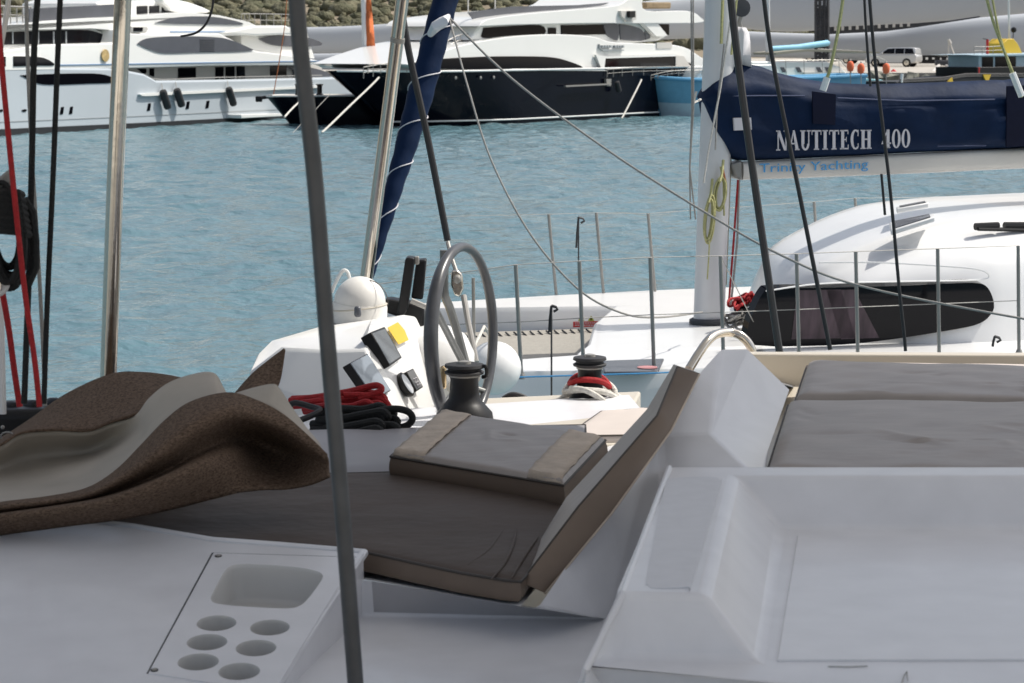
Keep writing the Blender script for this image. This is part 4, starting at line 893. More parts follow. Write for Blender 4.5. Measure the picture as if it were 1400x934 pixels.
    for dx in (0, 3): tube_obj('mainsail_tie', [N(985 + dx, 228, mt - .2), N(989 + dx, 250, mt - .2), N(990, 295 - dx * 6, mt - .2)], .009, ROPEO if dx else ROPEY, root, 5)
    for i in range(14):
        m = None
    # tangle of lines at the mast foot
    for col, cc, nn in ((ROPER, (1016, 413), 7), (ROPEG, (1010, 436), 9), (ROPEK, (1024, 425), 6)):
        m = MB()
        for k in range(nn):
            cx, cy = cc[0] + rnd.uniform(-8, 8), cc[1] + rnd.uniform(-5, 5); a_, b_ = rnd.uniform(7, 16), rnd.uniform(4, 9); ph = rnd.uniform(0, 3)
            m.tube([N(cx + a_ * math.cos(q + ph), cy + b_ * math.sin(q) + 2 * math.cos(3 * q + ph), mt - .9 + .1 * math.sin(2 * q + k) + .04 * k) for q in [2 * math.pi * i / 20 for i in range(20)]], .013, 5, closed=True)
        m.build('line_tangle', col, root)
    MB().slab([N(x, y, mt - 1.3) for x, y in [(1028, 440), (1042, 398), (1062, 396), (1052, 430), (1040, 470), (1026, 462)]], n * .02).build('mesh_cover', GLASS, root)
    return N, mt, n, d
NB = neighbour()
def white_lines():
    cl = (614, 22)
    mooring([(614, 24, 21), (700, 108, 20.5), (830, 205, 20), (960, 288, 19.6), (1070, 350, 19.3), (1180, 392, 19.2), (1400, 436, 19.0), (1520, 452, 19)], .0105, ROPEG, 'long pale sheet rope descending from the furled sail across the mast to the right edge', 'rope', name='sheet_rope', n=50)
    mooring([(614, 24, 21), (640, 120, 20.4), (672, 220, 20), (725, 320, 19.6), (790, 395, 19.4), (850, 428, 19.6), (900, 434, 20), (960, 427, 21)], .009, ROPEG, 'pale sheet rope sagging from the furled sail down onto the white foredeck', 'rope', name='sheet_rope', n=50)
    mooring([(612, 24, 21), (625, 60, 20.8), (634, 130, 20.6), (640, 200, 20.5)], .006, ROPEG, 'short thin pale line hanging below the furled sail clew', 'rope', name='sheet_rope', n=14) if False else None
white_lines()
# ================================================================== STAYS AND RUNNING LINES NEARER THE CAMERA
def stay(pl, r, m, name, label, cat, seg=10, grp=None):
    o = tube_obj(name, curve(pl, 30), r, m, None, seg); return tag(o, label, cat, grp)
stay([(402, -60, 4.6), (410, 60, 4.6), (430, 240, 4.6), (448, 470, 4.6), (468, 700, 4.6), (486, 934, 4.6), (497, 1080, 4.6)], .0165, mat('shroud_grey', (.055, .057, .06), .4, var=.2, vscale=14, bump=.15, bscale=40), 'shroud_tube', 'thick dark grey shroud tube crossing the whole picture in front of the cup holders', 'shroud', 16)
stay([(540, -60, 11), (556, 55, 11), (585, 190, 11), (612, 329, 11)], [.0165] * 30, BLACKR, 'shroud_cover', 'dark rubber covered stay ending above the steering wheel', 'shroud', 10)
stay([(994, -60, 12), (1006, 60, 12), (1033, 260, 12), (1064, 470, 12), (1067, 492, 12)], .020, TUBEG, 'shroud', 'thickest dark stay at right, crossing the pale label on the navy cover', 'stay')
stay([(1040, -40, 14), (1056, 80, 14), (1096, 280, 14), (1135, 478, 14)], .0135, BLACKR, 'shroud', 'dark stay crossing the first letters of the navy cover lettering', 'stay')
stay([(1186, -40, 15), (1196, 80, 15), (1216, 250, 15), (1229, 390, 15), (1236, 455, 15), (1238, 480, 15)], .011, BLACKR, 'shroud', 'dark stay crossing just before the digits on the navy cover', 'stay')
stay([(1180, -40, 15.4), (1184, 40, 15.4), (1190, 118, 15.4)], .009, BLACKR, 'shroud', 'thin dark stay left of its twin, ending at the top edge of the navy cover', 'stay')
stay([(1205, 238, 15.4), (1210, 294, 15.4)], .009, BLACKR, 'short_stay', 'short dark stay piece between boom and cabin roof', 'stay')
stay([(1342, -30, 19), (1358, 30, 19), (1383, 95, 19), (1397, 133, 19)], .013, ROPEY, 'lazy_line', 'yellowish lazy jack line at the right edge reaching the cover', 'rope', 6)
stay([(1352, -30, 19), (1366, 45, 19), (1385, 105, 19)], .01, ROPEY, 'lazy_line', 'thinner yellowish line beside the lazy jack at the right edge', 'rope', 6)
stay([(1156, -30, 19), (1148, 30, 19), (1136, 90, 19), (1130, 108, 19)], .015, ROPEY, 'lazy_line', 'yellowish lazy jack line above the dark patch of the cover', 'rope', 6)
for q, l in (([(1131, 106, 18.9), (1125, 124, 18.9)], 'short white tube at the foot of the left lazy jack'), ([(1384, 100, 18.9), (1397, 132, 18.9)], 'short white tube at the foot of the right lazy jack')):
    tag(tube_obj('line_sleeve', [W(*p) for p in q], .028, YWHITE), l, 'tube')
stay([(292, -10, 9), (290, 12, 9), (282, 32, 9), (268, 45, 9), (247, 50, 9)], .0045, BLACKR, 'hanging_cable', 'thin black cable end curling in front of the white superyacht windows', 'cable', 8)
# lines at the left edge
stay([(55, -40, 6.2), (47, 60, 6.2), (44, 200, 6.2), (40, 360, 6.2), (36, 470, 6.2), (33, 552, 6.2)], .0085, ROPEK, 'running_line', 'black running line left of its twin, passing behind the black rope bundle', 'rope', 8)
stay([(84, -40, 6.2), (78, 100, 6.2), (73, 230, 6.2), (68, 340, 6.2), (64, 430, 6.2), (60, 552, 6.2)], .0075, ROPEK, 'running_line', 'rightmost black running line of the left group, clear of the rope bundle', 'rope', 8)
stay([(-4, -20, 6.0), (0, 60, 6.0), (10, 170, 6.0), (22, 290, 6.0), (34, 400, 6.0), (47, 490, 6.0), (54, 556, 6.0)], .0075, ROPER, 'running_line', 'longer red running line passing in front of the black rope bundle', 'rope', 8)
stay([(3, 398, 6.3), (12, 450, 6.3), (20, 510, 6.3), (27, 556, 6.3)], .0085, ROPER, 'running_line', 'short red running line below the grey block at the left edge', 'rope', 8)
stay([(36, -20, 6.4), (37, 60, 6.4), (43, 200, 6.4), (51, 330, 6.4), (57, 440, 6.4), (62, 555, 6.4)], .0055, ROPEG, 'running_line', 'grey running line between the two black ones at left', 'rope', 8)
stay([(14, -20, 7), (9, 20, 7), (2, 60, 7), (-8, 120, 7)], .008, BOOMB, 'thin_pole', 'pale thin pole at the top left corner', 'pole', 8)
stay([(-1, 380, 6.6), (2, 480, 6.6), (4, 566, 6.6)], .010, ALU, 'guard_post', 'pale grey post at the left edge below the block', 'post', 10)
def left_block():
    D = 6.1; rnd = random.Random(2)
    root = thing('rope_bundle', W(15, 398, D), 'black rope bundle hanging on the lines at the left edge', 'rope bundle')
    m = MB()
    for k in range(12):
        a_, b_ = rnd.uniform(17, 22), rnd.uniform(44, 70); cx = 10 + rnd.uniform(-5, 4); cy = 325 + rnd.uniform(-8, 6)
        m.tube([W(cx + a_ * math.cos(q) + 4 * math.sin(q), cy + b_ * math.sin(q), D + .012 * (k - 6)) for q in [2 * math.pi * i / 30 for i in range(30)]], .0085, 6, closed=True)
    m.build('rope_coil', ROPEK, root)
    m = MB()
    for k in range(7): y = 262 + k * 9; m.tube([W(-30, y + 4, D - .06), W(0, y - 1, D - .085), W(24 + k * 1.6, y + 2, D - .06), W(30 + k * 1.6, y + 5, D - .02)], .011, 6)
    m.build('rope_wrap', ROPEK, root)
    m = MB()
    for k in range(4): m.tube([W(-22, 262 + k * 3, D), W(2, 246 + k * 5, D - .05), W(14, 236 + k * 8, D - .04)], .009, 6)
    m.build('pale_wrap', ROPEG, root)
    tube_obj('side_loop', [W(32, 272, D), W(44, 290, D), W(48, 330, D), (W(48, 366, D)), W(38, 388, D)], .012, ROPEK, root, 8)
    b = thing('pulley_block', W(-6, 410, D), 'round grey pulley block cut by the left edge under the rope bundle', 'pulley')
    MB().lathe([(.01, -.02), (.036, -.02), (.04, -.012), (.03, 0), (.04, .012), (.036, .02), (.01, .02)], W(-8, 386, D - .03), (.1, -1, .1), 24).build('sheave', ALU, b)
    MB().slab([W(-28, 376, D - .07), W(2, 376, D - .07), W(2, 398, D - .07), W(-28, 398, D - .07)], (0, .01, 0)).build('cheek_plate', BRUSH, b, bevel=.003)
left_block()
# ================================================================== FOREGROUND CATAMARAN (shaded by its bimini)
DGEL = mat('deck_gelcoat', (0.74, 0.74, 0.76), 0.33, var=0.05, vscale=7, detail=10, bump=0.04, bscale=4, coat=0.15, bdist=0.02)
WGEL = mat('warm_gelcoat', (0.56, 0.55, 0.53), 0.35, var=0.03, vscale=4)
def canvas():                                        # woven cloth lets some light through
    m = bpy.data.materials.new('bimini_canvas'); m.use_nodes = True; n = m.node_tree; out = n.nodes['Material Output']; n.nodes.remove(n.nodes['Principled BSDF'])
    a = n.nodes.new('ShaderNodeBsdfDiffuse'); a.inputs[0].default_value = (.30, .30, .31, 1); b = n.nodes.new('ShaderNodeBsdfTranslucent'); b.inputs[0].default_value = (.385, .385, .395, 1)
    x = n.nodes.new('ShaderNodeMixShader'); x.inputs[0].default_value = .47; n.links.new(a.outputs[0], x.inputs[1]); n.links.new(b.outputs[0], x.inputs[2]); n.links.new(x.outputs[0], out.inputs[0]); return m
def fore_boat():
    root = thing('catamaran', (0.4, 6.8, 0), 'white catamaran in the foreground with shaded deck mouldings, helm and cup holders', 'catamaran')
    # ---- hull body far below the deck mouldings
    hb = []
    for x0, x1, y0, y1, z in ((-3.2, 4.6, 3.4, 9.2, -.3), (-3.4, 4.9, 3.2, 9.4, .6), (-3.5, 5.0, 3.1, 9.5, 1.6), (-3.4, 4.9, 3.2, 9.3, 2.35)):
        hb.append([(x0, y0, z), (x1, y0, z), (x1, y1, z), (x0, y1, z)])
    MB().loft(hb).build('hull', GEL, root, bevel=.12, seg=3)
    # ---- side deck block with the cup holder panel (slopes gently towards the camera)
    TL = .158
    p0 = g(497, 757, 1.30); pn = Vector((0, -TL, 1)).normalized(); pn = Vector((0, -TL, 1)).normalized()
    def Q(x, y, o=0): return P(x, y, p0 + pn * o, pn)
    pan = [(292, 756), (487, 762), (374, 946), (203, 920)]
    inner = [(289.5, 755.5), (487.3, 761.5), (374.5, 946.5), (200, 921)]
    outer = [(-420, 800), (0, 733), (60, 723), (122, 715.5), (180, 722), (290, 741), (380, 747.5), (497, 757), (440, 840), (372, 946), (240, 1150), (-500, 1150)]
    o3 = [Q(*p) for p in outer]
    mb = MB(); mb.hole_poly([o3, [Q(*p) for p in inner]])
    n_ = len(outer)
    for i in range(n_ - 1):                       # skirts down to the deck
        a, b = o3[i], o3[i + 1]; da = Vector((0, 0, .17)); 
        mb.add([a, b, b - da, a - da], [[0, 1, 2, 3]])
    blk = mb.build('side_deck', DGEL, root, recalc=False, angle=25)
    # rolled edges of the block
    MB().tube([Q(x, y, -.012) for x, y in outer[:11]], .013, 10).build('rolled_edge', DGEL, blk)
    # groove round the panel
    m = MB(); ii = [Q(*p) for p in inner]; m.loft([ii, [p - pn * .02 for p in ii]], caps=False); m.build('panel_recess', mat('groove_grey', (.26, .26, .27), .7), blk, smooth=False)
    # panel with pockets
    pp = [Q(x, y, .003) for x, y in pan]
    cups = []
    for x, y in ((296, 852), (283, 878), (271, 905), (369, 858), (350, 886), (327, 918)):
        cups.append((Q(x, y, .003), .047))
    rectpx = [(317, 773), (341, 771), (400, 775), (430, 780), (441, 786), (438, 796), (420, 820), (408, 829), (388, 832), (330, 829), (296, 825), (288, 819), (291, 810), (306, 782)]
    rect = [Q(v.x, v.y, .003) for v in crom([(x, y, 0) for x, y in rectpx + rectpx[:1]], 45)[:-1]]
    e1 = pn.cross(Vector((1, 0, 0))).normalized(); e2 = Vector((1, 0, 0))
    def circ(c, r, o=0, n=32): return [c + e2 * r * math.cos(2 * math.pi * i / n) + e1 * r * math.sin(2 * math.pi * i / n) + pn * o for i in range(n)]
    mb = MB(); mb.hole_poly([pp, rect] + [circ(c, r) for c, r in cups])
    panel = mb.build('cup_holder_panel', DGEL, root, smooth=False, recalc=False)
    mb = MB(); mb.loft([pp, [p - pn * .018 for p in pp]], caps=False).build('panel_edge', DGEL, panel, smooth=False)
    for c, r in cups:
        rr = [circ(c, r, 0), circ(c, r * .975, -.003), circ(c, r * .955, -.008), circ(c, r * .93, -.066), circ(c, r * .88, -.074), circ(c, r * .78, -.076)]
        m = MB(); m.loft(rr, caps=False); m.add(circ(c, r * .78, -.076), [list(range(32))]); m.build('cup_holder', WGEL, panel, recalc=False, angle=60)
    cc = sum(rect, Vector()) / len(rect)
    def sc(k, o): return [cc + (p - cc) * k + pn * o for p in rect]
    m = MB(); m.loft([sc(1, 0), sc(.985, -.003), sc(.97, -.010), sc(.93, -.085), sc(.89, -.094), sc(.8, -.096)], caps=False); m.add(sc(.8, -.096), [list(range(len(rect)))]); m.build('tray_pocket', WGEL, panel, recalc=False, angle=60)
    for x, y in ((298.5, 760), (211, 916), (480, 766)):
        c = Q(x, y, .004); MB().lathe([(.0065, 0), (.0065, .0015), (.004, .003)], c, pn, 14).build('screw', STEEL, panel); MB().lathe([(.009, -.001), (.009, .0008)], c, pn, 14).build('screw_ring', BLACKR, panel)
    # ---- deck floor, riser, sloping mouldings on the right: one faceted shell
    def shell(name, V, Fs, m=DGEL, bevel=.012):
        mb = MB(); keys = list(V); idx = {k: i for i, k in enumerate(keys)}
        mb.add([g(*V[k]) if len(V[k]) == 3 else V[k][3] for k in keys], [[idx[c] for c in f.split()] for f in Fs])
        return mb.build(name, m, root, bevel=bevel, seg=4, recalc=False, angle=40)
    floor_z = 1.46
    V = {'a': (380, 842, 1.46), 'b': (505, 843, 1.46), 'c': (832, 848, 1.46), 'c2': (880, 849, 1.46), 'd': (250, 1150, 1.46), 'e': (900, 1150, 1.46),
         'f': (380, 780, 1.355), 'g': (503, 794, 1.365), 'h': (712, 829, 1.37), 'i': (735, 832, 1.372),
         'j': (905, 594, 1.06), 'k': (972, 593, 1.06), 'l': (1036, 652, 1.13), 'm': (905, 680, 1.2),
         'n': (948, 520, .95), 'o': (986, 478, .90), 'p': (1022, 478, .90), 'q': (1079, 533, 1.05), 'r': (1052, 584, 1.13), 's': (1046, 660, 1.2)}
    shell('deck_moulding', V, ['a d e c2 c b', 'f a b g', 'g b c h', 'h c i', 'i c c2 m j', 'j m l k', 'j k o n', 'k q p o', 'k l s r q'])
    # seat base under the cushions
    V = {'a': (503, 793, 1.37), 'b': (712, 829, 1.372), 'c': (905, 594, 1.372), 'd': (860, 540, 1.44), 'e': (300, 575, 1.44), 'f': (-500, 600, 1.44), 'g': (-500, 800, 1.44), 'h': (200, 730, 1.42)}
    shell('seat_base', V, ['a b c d e f g h'], bevel=0)
    # ---- deep tray moulding, lower right
    V = {'a': (915, 640, 1.10), 'b': (1900, 640, 1.10), 'c': (851, 812, 1.10), 'd': (966, 812, 1.10), 'e': (1005, 650, 1.10), 'f': (1900, 650, 1.10),
         'g': (1065, 724, 1.22), 'h': (1900, 724, 1.22), 'i': (1037, 906, 1.22), 'j': (1900, 906, 1.22), 'k': (836, 900, 1.22), 'l': (802, 914, 1.225), 'm': (1900, 1000, 1.235),
         'n': (786, 965, 1.34), 'o': (1900, 1200, 1.42), 'p': (905, 668, 1.35), 'q': (838, 848, 1.46), 'r': (915, 690, 1.4)}
    V = {k: v for k, v in V.items() if k not in 'pqr'}
    mb = shell('tray_moulding', V, ['a c d e', 'a e f b', 'e d i g', 'e g h f', 'c k i d', 'g i j h', 'c l k', 'k l m j i', 'l n o m'], bevel=.016)
    sk = MB(); A_ = [g(915, 640, 1.10), g(851, 812, 1.10), g(802, 914, 1.225), g(786, 965, 1.34)]
    sk.loft([A_, [Vector((a.x - .02, a.y, H - 1.52)) for a in A_]], closed=False); sk.build('tray_side', DGEL, root, recalc=False, angle=40)
    MB().tube(A_, .008, 8).build('tray_edge', DGEL, root)
    bk = MB(); bk.slab([g(915, 639.9, 1.101), g(1900, 639.9, 1.101), g(1900, 639.9, 1.5), g(915, 639.9, 1.5)], (0, .01, 0)).build('tray_back', DGEL, root, smooth=False)
    pad = [(914, 655), (940, 652), (975, 652), (984, 656), (984, 668), (946, 797), (940, 802), (896, 804), (885, 799), (884, 790), (908, 668)]
    pd = [g(v.x, v.y, 1.096) for v in crom([(x, y, 0) for x, y in pad + pad[:1]], 50)[:-1]]
    MB().slab(pd, (0, 0, -.01)).build('anti_slip_pad', mat('pad_gelcoat', (.66, .67, .70), .6, var=.03, vscale=20, bump=.15, bscale=300, bdist=.002), root, bevel=.0025, seg=2)
    ip = [g(x, y, 1.216) for x, y in [(1090, 732), (1900, 730), (1900, 900), (1062, 902)]]
    MB().slab(ip, (0, 0, -.01)).build('tray_floor_panel', DGEL, root, bevel=.003)
    # ---- coamings behind: right side and middle
    V = {'a': (1022, 482, 1.12), 'b': (1900, 488, 1.12), 'c': (1900, 483, 1.10), 'd': (1040, 475, 1.10), 'e': (1900, 540, 1.22), 'f': (1075, 541, 1.22), 'g': (1100, 489, 1.14), 'h': (1900, 520, 1.14)}
    c1 = MB(); za = H - 1.12
    base = [g(1010, 484, 1.12), g(1900, 487, 1.12)]; c1.slab([base[0], base[1], base[1] + Vector((0, .07, 0)), base[0] + Vector((0, .07, 0))], (0, 0, -.75)); c1.build('coaming', CREAM, root, bevel=.008, seg=3)
    c2 = MB(); s0 = g(1040, 560, 1.24); c2.slab([g(1030, 655, 1.235), g(1900, 655, 1.235), g(1900, 500, 1.235), g(1035, 500, 1.235)], (0, 0, -.2)).build('seat_well', CREAM, root, bevel=.01)
    wl = MB(); wl.slab([g(1000, 505, 1.125), g(1085, 530, 1.13), g(1085, 530, 1.3), g(1000, 505, 1.3)], (0, .05, 0)).build('well_end', CREAM, root)
    # middle coaming with a cream top, seat front
    V = {'a': (560, 600, 1.42), 'b': (690, 553, 1.40), 'c': (862, 547, 1.36), 'd': (930, 500, 1.20), 'e': (960, 560, 1.40), 'f': (860, 640, 1.43), 'g': (500, 640, 1.43)}
    c3 = MB(); a_, b_ = g(600, 562, 1.48), g(868, 550, 1.44); bk_ = Vector((.04, .30, 0))
    c3.slab([a_, b_, b_ + bk_, a_ + bk_], (0, 0, -.6)); c3.build('coaming', CREAM, root, bevel=.01, seg=3)
    c4 = MB(); c4.slab([g(560, 615, 1.40), g(905, 604, 1.40), g(900, 556, 1.44), g(600, 568, 1.47)], (0, 0, -.3)); c4.build('helm_seat_base', CREAM, root, bevel=.012)
    # bent grab rail
    gr = [W(942, 505, 8.3), W(955, 484, 8.35), W(968, 466, 8.4), W(980, 457, 8.45), W(997, 454.5, 8.5), W(1014, 460, 8.5), W(1026, 474, 8.5), W(1030, 490, 8.5)]
    MB().tube(crom(gr, 40), .0165, 14).build('grab_rail', BRUSH, root)
    # ---- bimini poles and canopy
    def pole(pl, r): return MB().tube(curve(pl, 24), r, 20)
    pA = [(147, 560, 7.3), (148, 515, 7.3), (157, 260, 7.25), (163, 120, 7.22), (168, 0, 7.2), (176, -180, 7.2), (180, -230, 7.2)]
    pole(pA, .0262).build('bimini_pole', BRUSH, root)
    MB().tube([W(162.2, 138, 7.22), W(163.2, 118, 7.22)], .0275, 18).build('pole_sleeve', BRUSH, root) if False else None
    pole([(490, 430, 10.2), (500, 385, 10.2), (526, 190, 10.1), (550, 0, 10.0), (565, -115, 9.9)], .0285).build('bimini_pole', BRUSH, root)
    MB().lathe([(.031, -.01), (.0315, 0), (.031, .01)], W(543.5, 55, 10.03), (W(550, 0, 10) - W(526, 190, 10.1)), 18).build('pole_joint', STEEL, root)
    cn = MB(); rows = []
    for j in range(9):
        rows.append([Vector((-3.0 + 7.6 * i / 12, 2.6 + (7.2 if -3.0 + 7.6 * i / 12 < .9 else (6.4 if -3.0 + 7.6 * i / 12 < 1.5 else 5.9)) * j / 8, 5.42 + .16 * math.sin(math.pi * i / 12) + .03 * math.sin(math.pi * j / 2))) for i in range(13)])
    cn.loft(rows, closed=False).build('bimini_canopy', canvas(), root)
    fr_ = MB()
    for y in (2.6, 5.5, 8.5): fr_.tube([(-3.0, y, 3.1), (-3.02, y, 5.2), (-2.8, y, 5.42), (.8, y, 5.56), (4.4, y, 5.42), (4.62, y, 5.2), (4.62, y, 3.1)], .016, 8) if y == 2.6 else fr_.tube([(-3.0, y, 5.39), (.8, y, 5.55), (4.6, y, 5.39)], .016, 8)
    fr_.build('bimini_frame', STEEL, root)
    # ---- helm console
    V = {1: W(340, 512, 9.3), 2: W(352, 486, 9.35), 3: W(372, 466, 9.4), 4: W(437, 447, 9.45), 5: W(508, 437, 9.5), 6: W(556, 430, 9.75), 7: W(568, 433, 9.9), 8: W(604, 508, 9.9), 9: W(622, 575, 9.9),
         10: W(560, 605, 8.95), 11: W(530, 545, 9.0), 12: W(500, 478, 9.15), 13: W(505, 447, 9.3), 14: W(380, 620, 9.0), 15: W(340, 600, 9.2), 16: W(450, 480, 9.2), 17: W(385, 478, 9.3),
         21: W(352, 486, 10.3), 22: W(440, 449, 10.3), 23: W(510, 440, 10.3), 24: W(568, 436, 10.4), 25: W(604, 508, 10.4), 26: W(622, 590, 10.4), 27: W(340, 600, 10.3)}
    ks = list(V); ix = {k: i for i, k in enumerate(ks)}
    fc = [[10, 11, 12, 13, 6, 7, 8, 9], [14, 10, 11, 12, 16, 17, 1, 15], [17, 16, 12, 13, 5, 4, 3, 2, 1], [13, 5, 6], [3, 4, 22, 21, 2], [4, 5, 23, 22], [5, 6, 7, 24, 23], [7, 24, 25, 8], [8, 25, 26, 9], [1, 2, 21, 27, 15]]
    mb = MB(); mb.add([V[k] for k in ks], [[ix[c] for c in f] for f in fc]); con = mb.build('helm_console', GEL, root, bevel=.010, seg=3, angle=30)
    # plane of the instrument face
    A_ = V[10]; B_ = V[13]; C_ = V[8]; fn = (B_ - A_).cross(C_ - A_).normalized()
    if fn.dot(EYE - A_) < 0: fn = -fn
    def K(x, y, o=0): return P(x, y, A_ + fn * (o + .008), fn)
    def face_box(name, px, o0, o1, m, parent=con, bevel=.004):
        return MB().slab([K(x, y, o1) for x, y in px], -fn * (o1 - o0)).build(name, m, parent, bevel=bevel)
    face_box('chart_plotter', [(503, 453), (540, 445), (551, 482), (534, 502)], -.02, .035, BLACKP, bevel=.006) if False else None
    def unit(name, px, th, m_side, m_face, inset=.9, m=None):
        b = face_box(name, px, -.03, th, m_side); q = [K(x, y, th + .002) for x, y in px]; c = sum(q, Vector()) / len(q)
        MB().slab([c + (p - c) * inset for p in q], -fn * .004).build(name + '_screen', m_face, con, bevel=.001); return b
    unit('chart_plotter', [(507, 454), (526, 446.5), (550, 489), (533, 500.5)], .02, BLACKP, mat('display_dark', (.10, .105, .11), .25, coat=.5))
    unit('display', [(479, 496), (503, 483), (535, 534), (513, 545)], .008, BLACKP, LENS, .97)
    unit('autopilot', [(556, 508), (565, 503.5), (579, 529), (570, 535)], .014, BLACKP, mat('keypad_grey', (.09, .09, .09), .4), .9)
    m = MB()
    for u in (.3, .6):
        for v in (.5, .7, .85): 
            c = K(556 + 9 * u + 14 * v, 508 - 4.5 * u + 25.5 * v, .014); m.box(c, (.012, .012, .012))
    m.build('button', LETW, con)
    unit('engine_panel', [(601, 480), (609, 475), (620, 496), (612, 501)], .014, BLACKP, mat('keypad_grey', (.09, .09, .09), .4), .88)
    cg = K(553, 527, .0); MB().lathe([(.048, -.01), (.053, .0), (.053, .012), (.047, .017), (.043, .013)], cg, fn, 28).build('wind_gauge', BLACKP, con)
    MB().lathe([(.044, .013), (.044, .015)], cg, fn, 28).build('gauge_glass', mat('gauge_face', (.5, .5, .52), .15, coat=.8), con)
    nt_ = [(530, 448), (544, 440.5), (553, 451), (559, 465), (545, 471), (539, 462)]
    face_box('paper_note', nt_, .022, .0235, YELLOW, bevel=0)
    # ---- compass with white hood on top of the console
    cb = W(491, 433, 9.75); R_ = .108
    dome = MB().lathe([(R_ * 1.08, -.03), (R_ * 1.08, .045), (R_ * 1.03, .06)] + [(R_ * math.cos(a), .06 + R_ * 1.02 * math.sin(a)) for a in [math.pi / 2 * k / 12 for k in range(12)]] + [(.004, .06 + R_ * 1.02)], cb, (.06, -.05, 1), 36).build('compass_hood', mat('hood_white', (.72, .70, .66), .4, var=.03), con)
    MB().lathe([(R_ * 1.18, 0), (R_ * 1.18, .01), (R_ * 1.1, .012)], cb + Vector((0, 0, -.035)), (.06, -.05, 1), 30).build('hood_base', GREYGLASS, con)
    sm = []
    for k in range(24):
        a = math.pi * k / 23; sm.append(cb + Vector((R_ * 1.01 * math.cos(a) * .75 + .045, R_ * 1.01 * math.cos(a) * -.5 - .03, .06 + R_ * 1.01 * math.sin(a) * .88)))
    MB().tube(sm, .002, 4).build('hood_seam', PIPING, con)
    MB().slab([W(484, 419, 9.59), W(493, 419, 9.59), W(494, 434, 9.59), W(484, 434, 9.59)], (0, .02, 0)).build('hood_clip', GREYGLASS, con, bevel=.01)
    MB().tube([cb + Vector((R_ * 1.085 * math.cos(a), R_ * 1.085 * math.sin(a), .042 + .012 * math.cos(a))) for a in [2 * math.pi * k / 30 for k in range(30)]], .003, 5, closed=True).build('hood_strap', mat('strap_beige', (.5, .46, .38), .7), con)
    MB().tube(crom([W(453, 400, 9.9), W(459, 386, 9.9), W(468, 371, 9.9), W(475, 372, 9.9), W(479, 386, 9.9)], 16), .008, 8).build('guard_loop', YWHITE, con)
    # ---- black bracket beside the console
    b = MB(); b.slab([W(x, y, 10.1) for x, y in [(554, 354), (558, 352), (567, 353.5), (566, 362), (557, 424), (551, 432), (543, 428)]], (0, .10, 0)); b.build('throttle_arm', BLACKP, root, bevel=.012, seg=3)
    b = MB(); b.slab([W(x, y, 10.25) for x, y in [(569, 356), (583, 355), (578, 410), (562, 408)]], (0, .09, 0)); b.build('throttle_arm', BLACKP, root, bevel=.008)
    b = MB(); b.slab([W(x, y, 10.2) for x, y in [(525, 411), (532, 409), (560, 414), (580, 420), (580, 460), (571, 460), (553, 438), (540, 432), (528, 428)]], (0, .12, 0)); b.build('bracket_plate', BLACKP, root, bevel=.01)
    MB().tube([W(562, 411, 10.1), W(583, 420, 10.1)], .012, 8).build('bracket_pin', STEEL, root)
    MB().box(W(570, 356, 10.15), (.02, .03, .035)).build('latch', STEEL, root, bevel=.004)
    # ---- steering wheel (seen nearly edge-on)
    Dw = 9.15; hub = W(633, 460, Dw); ax = Vector((.943, -.325, .03)).normalized(); u_ = Vector((0, 0, 1)) - ax * ax.z; u_.normalize(); v_ = ax.cross(u_).normalized(); RW = .352
    ring = [hub + u_ * RW * math.cos(a) + v_ * RW * math.sin(a) for a in [2 * math.pi * k / 72 for k in range(72)]]
    WS = 1 if v_.x < 0 else -1
    wh = MB().tube(ring, [.0245 - .006 * math.cos(2 * math.pi * k / 72) ** 2 + .004 * WS * math.sin(2 * math.pi * k / 72) for k in range(72)], 14, closed=True).build('wheel_rim', mat('wheel_leather', (.07, .073, .08), .3, var=.2, vscale=12), root)
    hc = W(641, 512, 9.3)
    for a in (.95, 2.5, -2.4):
        e = hub + u_ * (RW - .01) * math.cos(a) + v_ * (RW - .01) * math.sin(a)
        MB().tube([hc, hc.lerp(e, .8) - ax * .03, e], [.015, .014, .012], 10).build('spoke', GREYM, wh)
    MB().lathe([(.02, -.03), (.05, -.025), (.05, .02), (.03, .04), (.01, .045)], hc, ax, 20).build('hub', STEEL, wh)
    MB().tube([hc, hc + Vector((-.08, .45, -.12))], .024, 12).build('wheel_axle', BRUSH, wh)
    MB().tube(crom([W(607, 342, 9.25), W(607.5, 370, 9.25), W(608, 402, 9.25), W(616, 424, 9.28), W(628, 464, 9.3), W(641, 515, 9.3)], 24), .0175, 10).build('wheel_guard', GREYM, root)
    # pedestal and cream housing behind the wheel
    MB().lathe([(.16, -.35), (.17, -.1), (.16, .03), (.12, .10), (.06, .13), (.01, .135)], W(597, 488, 9.9), (0.1, -.2, 1), 28).build('wheel_pod', GEL, root)
    # ---- winches
    def winch(cx, cy, D, k, name='winch'):
        c = W(cx, cy, D)
        w_ = MB().lathe([(.125 * k, -.005), (.12 * k, .02), (.085 * k, .055), (.068 * k, .075), (.063 * k, .10), (.060 * k, .145), (.063 * k, .16)], c, (0, 0, 1), 32).build(name, BLACKP, root)
        MB().lathe([(.068 * k, .158), (.068 * k, .164)], c, (0, 0, 1), 32).build('winch_ring', STEEL, w_)
        MB().lathe([(.06 * k, .164), (.083 * k, .168), (.086 * k, .176), (.07 * k, .183), (.07 * k, .187), (.086 * k, .194), (.083 * k, .204), (.06 * k, .208), (.03 * k, .206)], c, (0, 0, 1), 32).build('self_tailer', BLACKR, w_)
        MB().lathe([(.03 * k, .2), (.028 * k, .215), (.012 * k, .218)], c, (0, 0, 1), 16).build('winch_socket', STEEL, w_)
        return c, w_
    c, w1 = winch(635, 571, 8.75, .88)
